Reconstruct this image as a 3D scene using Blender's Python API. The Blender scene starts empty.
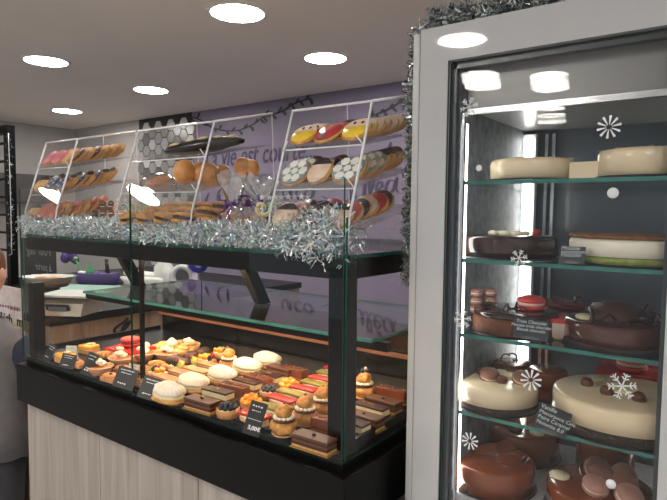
import bpy, bmesh, math, random
from mathutils import Vector, Matrix, Euler, noise
SC = bpy.context.scene
COL = SC.collection
PI = math.pi
RND = random.Random(11)

# ------------------------------------------------------------------ camera
FPX = 568.6
YAW, PITCH, ROLL = [math.radians(a) for a in (36.709, 3.796, 0.573)]
CAMP = Vector((0, 0, 1.42))
_F = Vector((-math.sin(YAW)*math.cos(PITCH), math.cos(YAW)*math.cos(PITCH), -math.sin(PITCH)))
_r = Vector((math.cos(YAW), math.sin(YAW), 0)); _u = _r.cross(_F)
_r, _u = math.cos(ROLL)*_r+math.sin(ROLL)*_u, -math.sin(ROLL)*_r+math.cos(ROLL)*_u
def _ray(x, y): return _F+_r*((x-333.5)/FPX)-_u*((y-250)/FPX)
def onz(x, y, z): d = _ray(x, y); return CAMP+d*((z-CAMP.z)/d.z)
def ony(x, y, Y): d = _ray(x, y); return CAMP+d*(Y/d.y)
def onx(x, y, X): d = _ray(x, y); return CAMP+d*(X/d.x)
cd = bpy.data.cameras.new('camera'); cam = bpy.data.objects.new('camera', cd); COL.objects.link(cam)
cd.sensor_width = 36; cd.lens = 36*FPX/667; cd.clip_start = 0.02; cd.clip_end = 60
M = Matrix((_r, _u, -_F)).transposed().to_4x4(); M.translation = CAMP; cam.matrix_world = M
SC.camera = cam

# ------------------------------------------------------------------ materials
def lin(c):
    return tuple((v/12.92 if v <= .04045 else ((v+.055)/1.055)**2.4) for v in [x/255 for x in c])+(1,)
MATS = {}
def nt(name):
    m = bpy.data.materials.new(name); m.use_nodes = True; t = m.node_tree; t.nodes.clear()
    return m, t, t.nodes, t.links
def mat(name, rgb, rough=.5, var=.12, scale=40, metal=0, spec=.5, bump=0, bscale=None, coat=0, sss=0, rgb2=None, island=False, emit=0, stretch=None, sheen=0):
    """principled surface whose colour drifts between two tones with noise"""
    if name in MATS: return MATS[name]
    m, t, N, L = nt(name)
    out = N.new('ShaderNodeOutputMaterial'); b = N.new('ShaderNodeBsdfPrincipled'); L.new(b.outputs[0], out.inputs[0])
    c1 = lin(rgb); c2 = lin(rgb2) if rgb2 else tuple(v*(1-var*2) for v in c1[:3])+(1,)
    tc = N.new('ShaderNodeTexCoord'); mp = N.new('ShaderNodeMapping'); L.new(tc.outputs['Object'], mp.inputs[0])
    if stretch: mp.inputs['Scale'].default_value = stretch
    nz = N.new('ShaderNodeTexNoise'); nz.inputs['Scale'].default_value = scale; nz.inputs['Detail'].default_value = 4
    L.new(mp.outputs[0], nz.inputs['Vector'])
    rp = N.new('ShaderNodeValToRGB'); rp.color_ramp.elements[0].color = c2; rp.color_ramp.elements[1].color = c1
    rp.color_ramp.elements[0].position = .3; rp.color_ramp.elements[1].position = .65
    if island:
        g = N.new('ShaderNodeNewGeometry'); L.new(g.outputs['Random Per Island'], rp.inputs[0])
        rp.color_ramp.elements[0].position = 0; rp.color_ramp.elements[1].position = 1
    else: L.new(nz.outputs['Fac'], rp.inputs[0])
    L.new(rp.outputs[0], b.inputs['Base Color'])
    b.inputs['Roughness'].default_value = rough; b.inputs['Metallic'].default_value = metal
    b.inputs['Specular IOR Level'].default_value = spec
    b.inputs['Coat Weight'].default_value = coat; b.inputs['Coat Roughness'].default_value = .06
    if sss: b.inputs['Subsurface Weight'].default_value = sss; b.inputs['Subsurface Radius'].default_value = (.01, .006, .003)
    if sheen: b.inputs['Sheen Weight'].default_value = sheen
    if bump:
        bp = N.new('ShaderNodeBump'); bp.inputs['Strength'].default_value = bump; bp.inputs['Distance'].default_value = .004
        n2 = N.new('ShaderNodeTexNoise'); n2.inputs['Scale'].default_value = bscale or scale*2; n2.inputs['Detail'].default_value = 5
        L.new(mp.outputs[0], n2.inputs['Vector']); L.new(n2.outputs['Fac'], bp.inputs['Height']); L.new(bp.outputs[0], b.inputs['Normal'])
    if emit: b.inputs['Emission Color'].default_value = c1; b.inputs['Emission Strength'].default_value = emit
    MATS[name] = m; return m
def emission(name, rgb, s):
    if name in MATS: return MATS[name]
    m, t, N, L = nt(name); o = N.new('ShaderNodeOutputMaterial'); e = N.new('ShaderNodeEmission')
    e.inputs[0].default_value = lin(rgb); e.inputs[1].default_value = s; L.new(e.outputs[0], o.inputs[0]); MATS[name] = m; return m
def clear(name, tint=(255, 255, 255), gloss=1.0, rough=.0, haze=0, hazecol=(230, 230, 230), ior=1.45, bump=0, bscale=60):
    """clear pane: straight-through transmission plus fresnel mirror, optional milky haze"""
    if name in MATS: return MATS[name]
    m, t, N, L = nt(name); o = N.new('ShaderNodeOutputMaterial')
    tr = N.new('ShaderNodeBsdfTransparent'); tr.inputs[0].default_value = lin(tint)
    gl = N.new('ShaderNodeBsdfGlossy'); gl.inputs['Roughness'].default_value = rough
    fr = N.new('ShaderNodeFresnel'); ge = N.new('ShaderNodeNewGeometry'); mr = N.new('ShaderNodeMapRange')
    mr.inputs['To Min'].default_value = ior; mr.inputs['To Max'].default_value = 1/ior; L.new(ge.outputs['Backfacing'], mr.inputs[0]); L.new(mr.outputs[0], fr.inputs[0])
    ml = N.new('ShaderNodeMath'); ml.operation = 'MULTIPLY'; ml.inputs[1].default_value = gloss; L.new(fr.outputs[0], ml.inputs[0])
    mx = N.new('ShaderNodeMixShader'); L.new(ml.outputs[0], mx.inputs[0]); L.new(gl.outputs[0], mx.inputs[2])
    if bump:
        bp = N.new('ShaderNodeBump'); bp.inputs['Strength'].default_value = bump; n2 = N.new('ShaderNodeTexNoise'); n2.inputs['Scale'].default_value = bscale
        tc = N.new('ShaderNodeTexCoord'); L.new(tc.outputs['Object'], n2.inputs['Vector'])
        L.new(n2.outputs['Fac'], bp.inputs['Height']); L.new(bp.outputs[0], gl.inputs['Normal']); L.new(bp.outputs[0], fr.inputs['Normal'])
    if haze:
        df = N.new('ShaderNodeBsdfDiffuse'); df.inputs[0].default_value = lin(hazecol)
        m2 = N.new('ShaderNodeMixShader'); m2.inputs[0].default_value = haze
        L.new(tr.outputs[0], m2.inputs[1]); L.new(df.outputs[0], m2.inputs[2]); L.new(m2.outputs[0], mx.inputs[1])
    else: L.new(tr.outputs[0], mx.inputs[1])
    L.new(mx.outputs[0], o.inputs[0]); MATS[name] = m; return m
def wood_mat(name, c1, c2, c3, axis='z', plank=.62):
    if name in MATS: return MATS[name]
    m, t, N, L = nt(name); o = N.new('ShaderNodeOutputMaterial'); b = N.new('ShaderNodeBsdfPrincipled'); L.new(b.outputs[0], o.inputs[0])
    tc = N.new('ShaderNodeTexCoord'); mp = N.new('ShaderNodeMapping'); L.new(tc.outputs['Object'], mp.inputs[0])
    mp.inputs['Scale'].default_value = (9, 9, .55)
    nz = N.new('ShaderNodeTexNoise'); nz.inputs['Scale'].default_value = 3; nz.inputs['Detail'].default_value = 7; nz.inputs['Distortion'].default_value = .8
    L.new(mp.outputs[0], nz.inputs['Vector'])
    rp = N.new('ShaderNodeValToRGB'); E_ = rp.color_ramp.elements
    E_[0].position = .3; E_[0].color = lin(c1); E_[1].position = .72; E_[1].color = lin(c3); e = E_.new(.5); e.color = lin(c2)
    L.new(nz.outputs['Fac'], rp.inputs[0])
    mp2 = N.new('ShaderNodeMapping'); mp2.inputs['Scale'].default_value = (60, 60, 1.5); L.new(tc.outputs['Object'], mp2.inputs[0])
    n2 = N.new('ShaderNodeTexNoise'); n2.inputs['Scale'].default_value = 4; n2.inputs['Detail'].default_value = 5; L.new(mp2.outputs[0], n2.inputs['Vector'])
    mx = N.new('ShaderNodeMix'); mx.data_type = 'RGBA'; mx.blend_type = 'MULTIPLY'; mx.inputs['Factor'].default_value = .35
    L.new(rp.outputs[0], mx.inputs['A']); L.new(n2.outputs['Color'], mx.inputs['B'])
    cr = N.new('ShaderNodeValToRGB'); cr.color_ramp.elements[0].position = .3; cr.color_ramp.elements[0].color = (.78, .76, .73, 1); cr.color_ramp.elements[1].position = .6; cr.color_ramp.elements[1].color = (1, 1, 1, 1)
    L.new(n2.outputs['Fac'], cr.inputs[0]); L.new(cr.outputs[0], mx.inputs['B'])
    L.new(mx.outputs['Result'], b.inputs['Base Color']); b.inputs['Roughness'].default_value = .5
    MATS[name] = m; return m
def tinsel_mat(name, cols, rough=.3):
    if name in MATS: return MATS[name]
    m, t, N, L = nt(name); o = N.new('ShaderNodeOutputMaterial'); b = N.new('ShaderNodeBsdfPrincipled'); L.new(b.outputs[0], o.inputs[0])
    g = N.new('ShaderNodeNewGeometry'); rp = N.new('ShaderNodeValToRGB'); rp.color_ramp.interpolation = 'CONSTANT'
    E_ = rp.color_ramp.elements
    for i, (p, c) in enumerate(cols):
        e = E_[i] if i < 2 else E_.new(p)
        e.position = p; e.color = lin(c)
    L.new(g.outputs['Random Per Island'], rp.inputs[0]); L.new(rp.outputs[0], b.inputs['Base Color'])
    b.inputs['Metallic'].default_value = .55; b.inputs['Roughness'].default_value = rough
    MATS[name] = m; return m

# ------------------------------------------------------------------ mesh builder
class B:
    def __init__(s): s.v = []; s.f = []; s.sm = []; s.mi = []; s.cur = 0
    def add(s, vs, fs, T=None, smooth=False):
        o = len(s.v)
        for p in vs:
            p = Vector(p); s.v.append(tuple(T @ p if T else p))
        for f in fs: s.f.append([i+o for i in f]); s.sm.append(smooth); s.mi.append(s.cur)
        return s
    def bm(s, bm, T=None, smooth=False):
        bm.verts.index_update(); s.add([v.co[:] for v in bm.verts], [[v.index for v in f.verts] for f in bm.faces], T, smooth); bm.free(); return s
    def box(s, c, d, rot=None, bev=0, seg=2, smooth=False, T=None):
        bm = bmesh.new(); bmesh.ops.create_cube(bm, size=1)
        bmesh.ops.scale(bm, vec=d, verts=bm.verts)
        if bev: bmesh.ops.bevel(bm, geom=bm.edges[:], offset=bev, segments=seg, affect='EDGES', profile=.6)
        X = Matrix.Translation(c) @ (Euler(rot).to_matrix().to_4x4() if rot else Matrix())
        return s.bm(bm, (T @ X) if T else X, smooth)
    def lathe(s, prof, n=24, c=(0, 0, 0), T=None, smooth=True, sx=1, sy=1, wob=0, ruf=0, seed=0, cap=True):
        vs = []; fs = []; k = len(prof)
        for i in range(n):
            a = 2*PI*i/n; w = 1+ruf*math.cos(a*ruf_n(n, ruf))
            for (r_, z) in prof:
                q = Vector((math.cos(a)*r_*sx*w, math.sin(a)*r_*sy*w, z))
                if wob:
                    d = noise.noise(q*40+Vector((seed*7.1, seed*3.3, seed)))
                    q = q*(1+wob*d)
                vs.append(q+Vector(c))
        for i in range(n):
            j = (i+1) % n
            for q in range(k-1): fs.append([i*k+q, j*k+q, j*k+q+1, i*k+q+1])
        closed = tuple(prof[0]) == tuple(prof[-1]) or not cap
        if prof[0][0] > 1e-6 and not closed: fs.append([i*k for i in range(n)][::-1])
        if prof[-1][0] > 1e-6 and not closed: fs.append([i*k+k-1 for i in range(n)])
        return s.add(vs, fs, T, smooth)
    def ell(s, c, r, n=14, m=8, wob=0, seed=0, T=None, rot=None, zcut=None, fr=40):
        vs = []; fs = []
        R = Euler(rot).to_matrix() if rot else Matrix.Identity(3)
        for j in range(m+1):
            t = -PI/2+PI*j/m
            for i in range(n):
                a = 2*PI*i/n; q = Vector((math.cos(a)*math.cos(t), math.sin(a)*math.cos(t), math.sin(t)))
                w = 1+(wob*noise.noise(Vector((q.x*r[0], q.y*r[1], q.z*r[2]))*fr+Vector((seed*5.3, seed*2.7, seed*1.1))) if wob else 0)
                q = Vector((q.x*r[0]*w, q.y*r[1]*w, q.z*r[2]*w))
                if zcut is not None and q.z < zcut: q.z = zcut
                vs.append(R @ q+Vector(c))
        for j in range(m):
            for i in range(n):
                k = (i+1) % n
                fs.append([j*n+i, j*n+k, (j+1)*n+k, (j+1)*n+i])
        return s.add(vs, fs, T, True)
    def tube(s, pts, r, n=6, T=None, cap=True):
        pts = [Vector(p) for p in pts]; k = len(pts); rs = r if isinstance(r, (list, tuple)) else [r]*k
        vs = []; fs = []
        for i, p in enumerate(pts):
            d = (pts[min(i+1, k-1)]-pts[max(i-1, 0)]).normalized()
            up = Vector((0, 0, 1)) if abs(d.z) < .95 else Vector((1, 0, 0))
            a = d.cross(up).normalized(); b = d.cross(a)
            for j in range(n):
                t = 2*PI*j/n; vs.append(p+(a*math.cos(t)+b*math.sin(t))*rs[i])
        for i in range(k-1):
            for j in range(n): q = (j+1) % n; fs.append([i*n+j, i*n+q, (i+1)*n+q, (i+1)*n+j])
        if cap: fs.append(list(range(n))[::-1]); fs.append([(k-1)*n+j for j in range(n)])
        return s.add(vs, fs, T, True)
    def prism(s, pts, h, T=None, smooth=False, z0=0):
        n = len(pts); vs = [(x, y, z0) for x, y in pts]+[(x, y, z0+h) for x, y in pts]
        fs = [list(range(n))[::-1], [n+i for i in range(n)]]+[[i, (i+1) % n, n+(i+1) % n, n+i] for i in range(n)]
        return s.add(vs, fs, T, smooth)
    def disc(s, r, h, n=24, T=None, bev=.002, sx=1, sy=1, wob=0, seed=0):
        p = [(0, 0), (r-bev, 0), (r, bev), (r, h-bev), (r-bev, h), (0, h)]
        return s.lathe(p, n, T=T, sx=sx, sy=sy, wob=wob, seed=seed, smooth=False)
def ruf_n(n, r): return 12
_cnt = {}
def obj(name, b, mats, parent=None, label=None, kind=None):
    me = bpy.data.meshes.new(name); me.from_pydata(b.v, [], b.f)
    for m in (mats if isinstance(mats, (list, tuple)) else [mats]): me.materials.append(m)
    me.polygons.foreach_set('use_smooth', b.sm); me.polygons.foreach_set('material_index', b.mi); me.update()
    o = bpy.data.objects.new(name, me); COL.objects.link(o)
    if parent: o.parent = parent
    if label: o['label'] = label
    if kind: o['kind'] = kind
    return o
def tag(o, label, cat, group=None):
    o['label'] = label; o['category'] = cat
    if group: o['group'] = group
    return o
def thing(name, label, cat, loc=(0, 0, 0), rot=(0, 0, 0), group=None):
    o = bpy.data.objects.new(name, None); COL.objects.link(o); o.empty_display_size = .02
    o.location = loc; o.rotation_euler = rot; return tag(o, label, cat, group)
def dup(root, loc, rot=(0, 0, 0), label=None, group=None, scale=None):
    r = root.copy(); COL.objects.link(r); r.location = loc; r.rotation_euler = rot
    if scale: r.scale = scale
    if label: r['label'] = label
    if group: r['group'] = group
    for ch in list(root.children):
        c = ch.copy(); COL.objects.link(c); c.parent = r
        for g in list(ch.children):
            d = g.copy(); COL.objects.link(d); d.parent = c
    return r
_used = set()
def place(proto, loc, rot=(0, 0, 0), label=None, group=None, scale=None):
    """first call moves the prototype itself, later calls copy it"""
    if proto.name in _used: return dup(proto, loc, rot, label, group, scale)
    _used.add(proto.name); proto.location = loc; proto.rotation_euler = rot
    if scale: proto.scale = scale
    if label: proto['label'] = label
    if group: proto['group'] = group
    return proto
def struct(name, b, m): return obj(name, b, m, kind='structure')
def T_(loc=(0, 0, 0), rot=(0, 0, 0), s=(1, 1, 1)):
    return Matrix.Translation(loc) @ Euler(rot).to_matrix().to_4x4() @ Matrix.Diagonal((*s, 1))
def text_b(body, size, T, depth=.0008, shear=0, xs=1, align='LEFT', spacing=1.0, mirror=False, b=None, offset=0):
    c = bpy.data.curves.new('lettering', 'FONT'); c.body = body; c.size = size; c.shear = shear; c.align_x = align
    c.extrude = depth/2; c.resolution_u = 3; c.space_line = spacing; c.offset = offset
    o = bpy.data.objects.new('lettering', c); COL.objects.link(o)
    me = bpy.data.meshes.new_from_object(o.evaluated_get(bpy.context.evaluated_depsgraph_get()))
    b = b or B(); S = Matrix.Diagonal((-xs if mirror else xs, 1, 1, 1))
    b.add([v.co[:] for v in me.vertices], [list(p.vertices) for p in me.polygons], T @ S)
    bpy.data.objects.remove(o); bpy.data.meshes.remove(me); bpy.data.curves.remove(c); return b
def smooth_path(pts, k=6):
    pts = [Vector(p) for p in pts]; out = []
    for i in range(len(pts)-1):
        p0, p1, p2, p3 = pts[max(i-1, 0)], pts[i], pts[i+1], pts[min(i+2, len(pts)-1)]
        for j in range(k):
            t = j/k
            out.append(.5*((2*p1)+(-p0+p2)*t+(2*p0-5*p1+4*p2-p3)*t*t+(-p0+3*p1-3*p2+p3)*t**3))
    out.append(pts[-1]); return out

# ------------------------------------------------------------------ shared palette
black_metal = mat('black_powder_coat', (11, 11, 12), .42, .1, 30, spec=.16)
black_gloss = mat('black_gloss', (14, 14, 15), .18, .1, 12, coat=.3)
black_tray = mat('black_tray', (28, 25, 24), .22, .15, 20)
grey_paint = mat('grey_lacquer', (194, 195, 196), .03, .03, 5, spec=.6)
chrome = mat('brushed_steel', (200, 202, 205), .25, .06, 60, metal=1)
glass = clear('clear_glass', (253, 254, 254), 1.0)
glass_edge = mat('green_glass_edge', (24, 74, 62), .1, .2, 20)
shelf_edge = mat('teal_shelf_edge', (66, 132, 122), .1, .2, 20)
shelf_glass = clear('shelf_glass', (240, 247, 245), 1.1)
acrylic = clear('clear_acrylic', (252, 252, 252), .8, haze=.025)
acr_edge = mat('acrylic_edge', (250, 250, 252), .15, .03, 20)
white_pl = mat('white_plastic', (225, 225, 222), .35, .04, 20)
wood = wood_mat('grey_oak_laminate', (150, 140, 131), (164, 154, 146), (180, 171, 163))
wood_warm = wood_mat('brown_oak_laminate', (128, 98, 80), (158, 128, 106), (184, 156, 132))
lamp_m = emission('lamp_diffuser', (255, 249, 240), 60)

# ------------------------------------------------------------------ room
ceil_m = mat('ceiling_paint', (226, 219, 213), .7, .015, 3)
grey_wall = mat('grey_wall_paint', (176, 172, 170), .7, .02, 4)
purple_wall = mat('lilac_wall_paint', (126, 117, 139), .7, .02, 4)
floor_m = mat('grey_floor_tile', (190, 186, 184), .4, .05, 4)
ZC = 2.30
X0, X1, Y0, YW = -6.1, 3.2, -4.2, 3.37
struct('floor', B().box(((X0+X1)/2, (Y0+YW)/2, -.05), (X1-X0, YW-Y0, .1)), floor_m)
struct('ceiling', B().box(((X0+X1)/2, (Y0+YW)/2, ZC+.06), (X1-X0+.3, YW-Y0+.2, .12)), ceil_m)
struct('wall_left', B().box((X0-.06, (Y0+YW)/2, ZC/2), (.12, YW-Y0, ZC)), grey_wall)
struct('wall_rear', B().box(((X0-4.9)/2, YW+.06, ZC/2), (X0*-1-4.9, .12, ZC)), grey_wall)
struct('wall_back', B().box(((X1-4.9)/2, YW+.06, ZC/2), (X1+4.9, .12, ZC)), purple_wall)
# hexagon tile strip on the back wall
hexm = mat('hexagon_tile', (186, 184, 184), .25, .1, 30, rgb2=(66, 64, 66), island=True)
hb = B(); hb.box((-4.5, YW-.004, ZC/2), (.78, .008, ZC)); hb.cur = 1
hr = .062
for j in range(26):
    for i in range(9):
        x = -4.86+i*hr*1.5; z = .06+j*hr*1.78+(hr*.89 if i % 2 else 0)
        if x > -4.13+.04 or z > ZC-.035: continue
        pts = [(math.cos(PI/3*k)*hr*.92, math.sin(PI/3*k)*hr*.92) for k in range(6)]
        hb.prism(pts, .008, T=Matrix.Translation((x, YW-.006, z)) @ Euler((PI/2, 0, 0)).to_matrix().to_4x4())
struct('trim_1', hb, [mat('dark_grout', (50, 48, 52), .8), hexm])

# ceiling lights
def ceiling_light(p, label, i):
    t = thing('ceiling_light', label, 'ceiling light', (p[0], p[1], ZC), group='round recessed ceiling lights')
    obj('trim_ring', B().lathe([(.118, -.004), (.132, -.004), (.136, -.002), (.136, 0), (.118, 0), (.118, -.004)], 40), white_pl, t)
    obj('diffuser', B().lathe([(0, -.003), (.118, -.003), (.118, -.0005), (0, -.0005)], 40), lamp_m, t)
for i, (x, y, lb) in enumerate([
    (-3.44, 1.735, 'round recessed ceiling light nearest the left edge of the ceiling'),
    (-5.0, 2.70, 'farthest and smallest round ceiling light above the left wall corner'),
    (-3.61, 2.586, 'round ceiling light above the hexagon tile strip'),
    (-1.90, 1.816, 'largest round ceiling light, cut near the top edge of the picture'),
    (-2.03, 2.628, 'round ceiling light nearest the tall fridge, above the right clear rack'),
    (-3.35, -.10, 'round ceiling light over the customers, mirrored in the middle rack'),
    (-4.55, -.10, 'round ceiling light over the customers, mirrored in the left rack'),
    (-1.25, -.55, 'round ceiling light mirrored in the grey door border of the fridge'),
    (-1.11, -1.54, 'round ceiling light mirrored in the upper fridge glass'),
    (.5, -.55, 'unseen added ceiling light behind the camera to the right'), (-2.9, -1.7, 'unseen added ceiling light behind the camera to the left'),  # both lie out of view, added for more light on the customers' side
    (-1.43, -2.7, 'round ceiling light far behind the camera, left'), (-1.46, -1.28, 'round ceiling light mirrored near the left edge of the fridge glass'), (1.9, -1.3, 'unseen added ceiling light far behind the camera, right'), (1.5, 1.4, 'unseen added ceiling light above the right side of the shop')]):  # the two on the right are unseen, added to brighten the room
    ceiling_light((x, y), lb, i)

# wall writing and painted branches
ink = mat('dark_violet_ink', (64, 50, 86), .6, .05, 20)
ink2 = mat('black_ink', (44, 40, 48), .6, .05, 20)
WT = lambda x, z, rz=0: Matrix.Translation((x, YW-.004, z)) @ Euler((PI/2, 0, 0)).to_matrix().to_4x4() @ Euler((0, 0, rz)).to_matrix().to_4x4()
p1 = ony(206, 166, YW); p2 = ony(316, 160, YW)
b = text_b('La vie est courte...', .235, WT(p1.x, p1.z-.015, .012), .002, .22, 1.0, offset=.002)
xs = [v[0] for v in b.v]; k = (p2.x-p1.x)/(max(xs)-min(xs))
b.v = [(p1.x+(x-min(xs))*k, y, z) for x, y, z in b.v]
tag(obj('wall_lettering', b, ink), 'dark violet lettering La vie est courte on the lilac back wall', 'wall lettering')
def strokes(name, label, cat, lines, w, m, y=YW-.003):
    b = B()
    for ln in lines:
        pts = smooth_path([ony(px, py, y) for px, py in ln], 7); n = len(pts)
        vs = []
        for i, p in enumerate(pts):
            d = (pts[min(i+1, n-1)]-pts[max(i-1, 0)]); d.normalize(); nn = Vector((-d.z, 0, d.x))
            ww = w*(.55+.9*abs(d.z))*(.45+.55*math.sin(PI*(i+.4)/(n-.2)))
            vs += [p+nn*ww+Vector((0, -.002, 0)), p-nn*ww+Vector((0, -.002, 0)), p+nn*ww, p-nn*ww]
        fs = []
        for i in range(n-1):
            a = i*4; c = a+4
            fs += [[a, a+1, c+1, c], [a, c, c+2, a+2], [a+1, a+3, c+3, c+1]]
        b.add(vs, fs)
    return tag(obj(name, b, m), label, cat)
strokes('wall_lettering', 'large violet script with uléa ending beside the fridge on the lilac wall', 'wall lettering', [
    [(322, 196), (332, 201), (345, 202), (352, 196), (354, 184), (351, 180), (350, 190), (352, 199)],
    [(356, 184), (355, 194), (358, 199), (363, 196), (365, 184), (365, 195), (368, 198)],
    [(368, 198), (373, 186), (373, 177), (370, 180), (370, 192), (374, 197), (378, 192)],
    [(376, 191), (382, 187), (381, 182), (377, 185), (377, 193), (381, 196), (386, 190)],
    [(396, 182), (390, 180), (386, 187), (388, 194), (393, 190), (397, 178), (396, 188), (399, 193)],
    [(380, 179), (384, 174)]], .009, ink)
strokes('wall_lettering', 'short violet script word uco under the bottom of the sentence on the wall', 'wall lettering', [
    [(283, 190), (283, 197), (287, 199), (291, 190), (291, 197), (294, 198)],
    [(303, 190), (299, 189), (296, 194), (298, 199), (303, 197)],
    [(309, 189), (305, 193), (307, 198), (312, 196), (313, 191), (309, 189), (316, 192)]], .010, ink)
strokes('wall_lettering', 'violet script strokes behind the wrapped bags on the lilac wall', 'wall lettering', [
    [(209, 193), (206, 200), (205, 204)], [(222, 188), (218, 194), (219, 202), (224, 204)], [(228, 190), (227, 203)]], .010, ink)
def branch(label, spine, n, seed):
    R = random.Random(seed); L = [spine]
    pts = smooth_path([(x, y, 0) for x, y in spine], 8)
    for i in range(n):
        p = pts[int((i+.5)/n*(len(pts)-1))]; s = 1 if i % 2 else -1
        L.append([(p.x, p.y), (p.x+R.uniform(1, 3), p.y-s*R.uniform(2, 3)), (p.x+R.uniform(2, 5), p.y-s*R.uniform(4, 6))])
    strokes('wall_decal', label, 'wall decal', L, .009, ink2)
branch('dark painted branch above the dark loaf, left on the lilac wall', [(172, 114), (196, 118), (214, 128), (234, 131), (252, 125), (268, 113)], 16, 1)
branch('dark painted branch between middle and right racks, near the ceiling', [(262, 118), (280, 112), (296, 103), (312, 98)], 11, 2)
branch('dark painted sprig behind the top biscuits of the right rack', [(366, 118), (380, 113), (394, 106), (406, 98)], 10, 3)
branch('small dark painted sprig above the script beside the fridge', [(378, 160), (386, 150), (392, 146)], 5, 4)

# ------------------------------------------------------------------ pastry display case
XL, XR, YF, YB = -2.04, -.667, .933, 1.72
ZD = .92                                                   # deck the pastries stand on
def pane(a, d, normal):
    """closed slab of glass: broad faces clear, rim faces green"""
    b = B(); b.box(a, d); ax = 'xyz'.index(normal)
    for i, f in enumerate(b.f):
        cs = [b.v[k][ax] for k in f]
        b.mi[i] = 0 if max(cs)-min(cs) < 1e-6 else 1
    return b
case = thing('pastry_display_case', 'long black and glass pastry display case on a grey oak counter', 'display case', ((XL+XR)/2, 1.3, 0))
CI = case.matrix_world.copy(); CI = Matrix.Translation((-(XL+XR)/2, -1.3, 0))
def cpart(name, b, m, label=None):
    b.v = [tuple(CI @ Vector(p)) for p in b.v]; return obj(name, b, m, case, label)
LX = XR-XL
b = B()
for i in range(3):
    w = LX/3; b.box((XL+w*(i+.5), YF+.012, .41), (w-.003, .02, .68))
cpart('front_panel', b, wood, 'grey oak front panel')
cpart('side_panel', B().box((XR-.01, 1.335, .41), (.02, .76, .68)), wood, 'grey oak side panel')
cpart('side_panel', B().box((XL+.01, 1.335, .41), (.02, .76, .68)), wood)
cpart('plinth', B().box(((XL+XR)/2, 1.33, .04), (LX-.06, .7, .08)), black_metal)
cpart('base_slab', B().box(((XL+XR)/2, 1.325, .815), (LX+.045, .83, .13), bev=.004).box(((XL+XR)/2, 1.325, .893), (LX-.004, .78, .026)), black_metal, 'thick black base slab')
cpart('deck', B().box(((XL+XR)/2, 1.215, .912), (LX-.03, .53, .016), bev=.003), black_tray, 'glossy dark deck')
for (x, d) in ((XL+.01, .012), (XR-.012, .008)): cpart('deck_rim', B().box((x, 1.22, .922), (d, .53, .02)), black_metal)
cpart('post', B().box((-.694, .966, 1.1), (.044, .044, .42), bev=.002), black_metal)
cpart('post', B().box((-2.02, .966, 1.03), (.036, .04, .27), bev=.002), black_metal)
cpart('post', B().box((-1.386, .955, 1.1), (.008, .012, .42)), black_metal)
cpart('front_beam', B().box(((XL+XR)/2, .966, 1.303), (LX-.01, .044, .044), bev=.002), black_metal)
cpart('side_beam', B().box((XR-.024, 1.3, 1.303), (.044, .63, .044), bev=.002), black_metal)
cpart('side_beam', B().box((XL+.024, 1.3, 1.303), (.044, .63, .044), bev=.002), black_metal)
cpart('rear_beam', B().box(((XL+XR)/2, 1.6, 1.31), (LX-.01, .03, .03)), black_metal)
door_clear = clear('fridge_door_glass', (254, 254, 254), .22)
case_clear = clear('case_glass', (253, 254, 254), .5)
gm = [case_clear, glass_edge]
cpart('top_glass', pane(((XL+XR)/2, 1.28, 1.329), (LX+.01, .67, .008), 'z'), gm)
cpart('front_pane', pane((-1.7295, YF, 1.193), (.651, .005, .594), 'y'), gm)
cpart('front_pane', pane((-1.0355, YF, 1.193), (.733, .005, .594), 'y'), gm)
cpart('side_pane', pane((XR, 1.335, 1.155), (.005, .79, .51), 'x'), gm)
cpart('side_pane', pane((XL-.008, 1.335, 1.11), (.008, .79, .42), 'x'), gm)
cpart('middle_shelf', pane(((XL-.71)/2+.02, 1.37, 1.116), (-.71-XL-.06, .5, .008), 'z'), [shelf_glass, shelf_edge], 'green-edged glass middle shelf')
for x in (-1.30, -1.975):
    bb = B(); bb.prism([(1.20, 1.325), (1.245, 1.325), (1.362, 1.121), (1.317, 1.121)], .03, T=Matrix.Translation((x, 0, 0)) @ Matrix(((0, 0, 1, 0), (1, 0, 0, 0), (0, 1, 0, 0), (0, 0, 0, 1))))
    cpart('shelf_bracket', bb, black_metal, 'slanted black bracket between top and shelf')
cpart('shelf_support', B().box(((XL+XR)/2, 1.155, 1.1), (LX-.05, .02, .022)), black_metal)
lamp_line = mat('lamp_line_trim', (150, 104, 78), .35, .1, 30)
cpart('lamp_line_rail', B().box(((XL+XR)/2, 1.478, .99), (LX-.04, .014, .012)), lamp_line, 'brown rail drawing the warm lamp line')  # its copper tone stands in for the warm lit line of the lamp tube
for i in range(3):
    w = (LX-.05)/3; dr_ = cpart('rear_door', B().box((XL+.025+w*(i+.5), 1.495+.006*(i % 2), 1.0), (w+.01, .006, .17)), black_gloss)
cpart('rear_wall', B().box(((XL+XR)/2, 1.72, .95), (LX-.02, .02, .1)), black_metal)
led = emission('warm_led', (255, 212, 166), 42)
tb = cpart('lamp_tube', B().box(((XL+XR)/2, .976, 1.2802), (LX-.12, .01, .0024)), led, 'warm lamp tube under the front beam')
tb2 = cpart('lamp_tube', B().box(((XL+XR)/2, 1.174, 1.096), (LX-.12, .01, .006)), led, 'warm lamp tube under the middle shelf')

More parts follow.
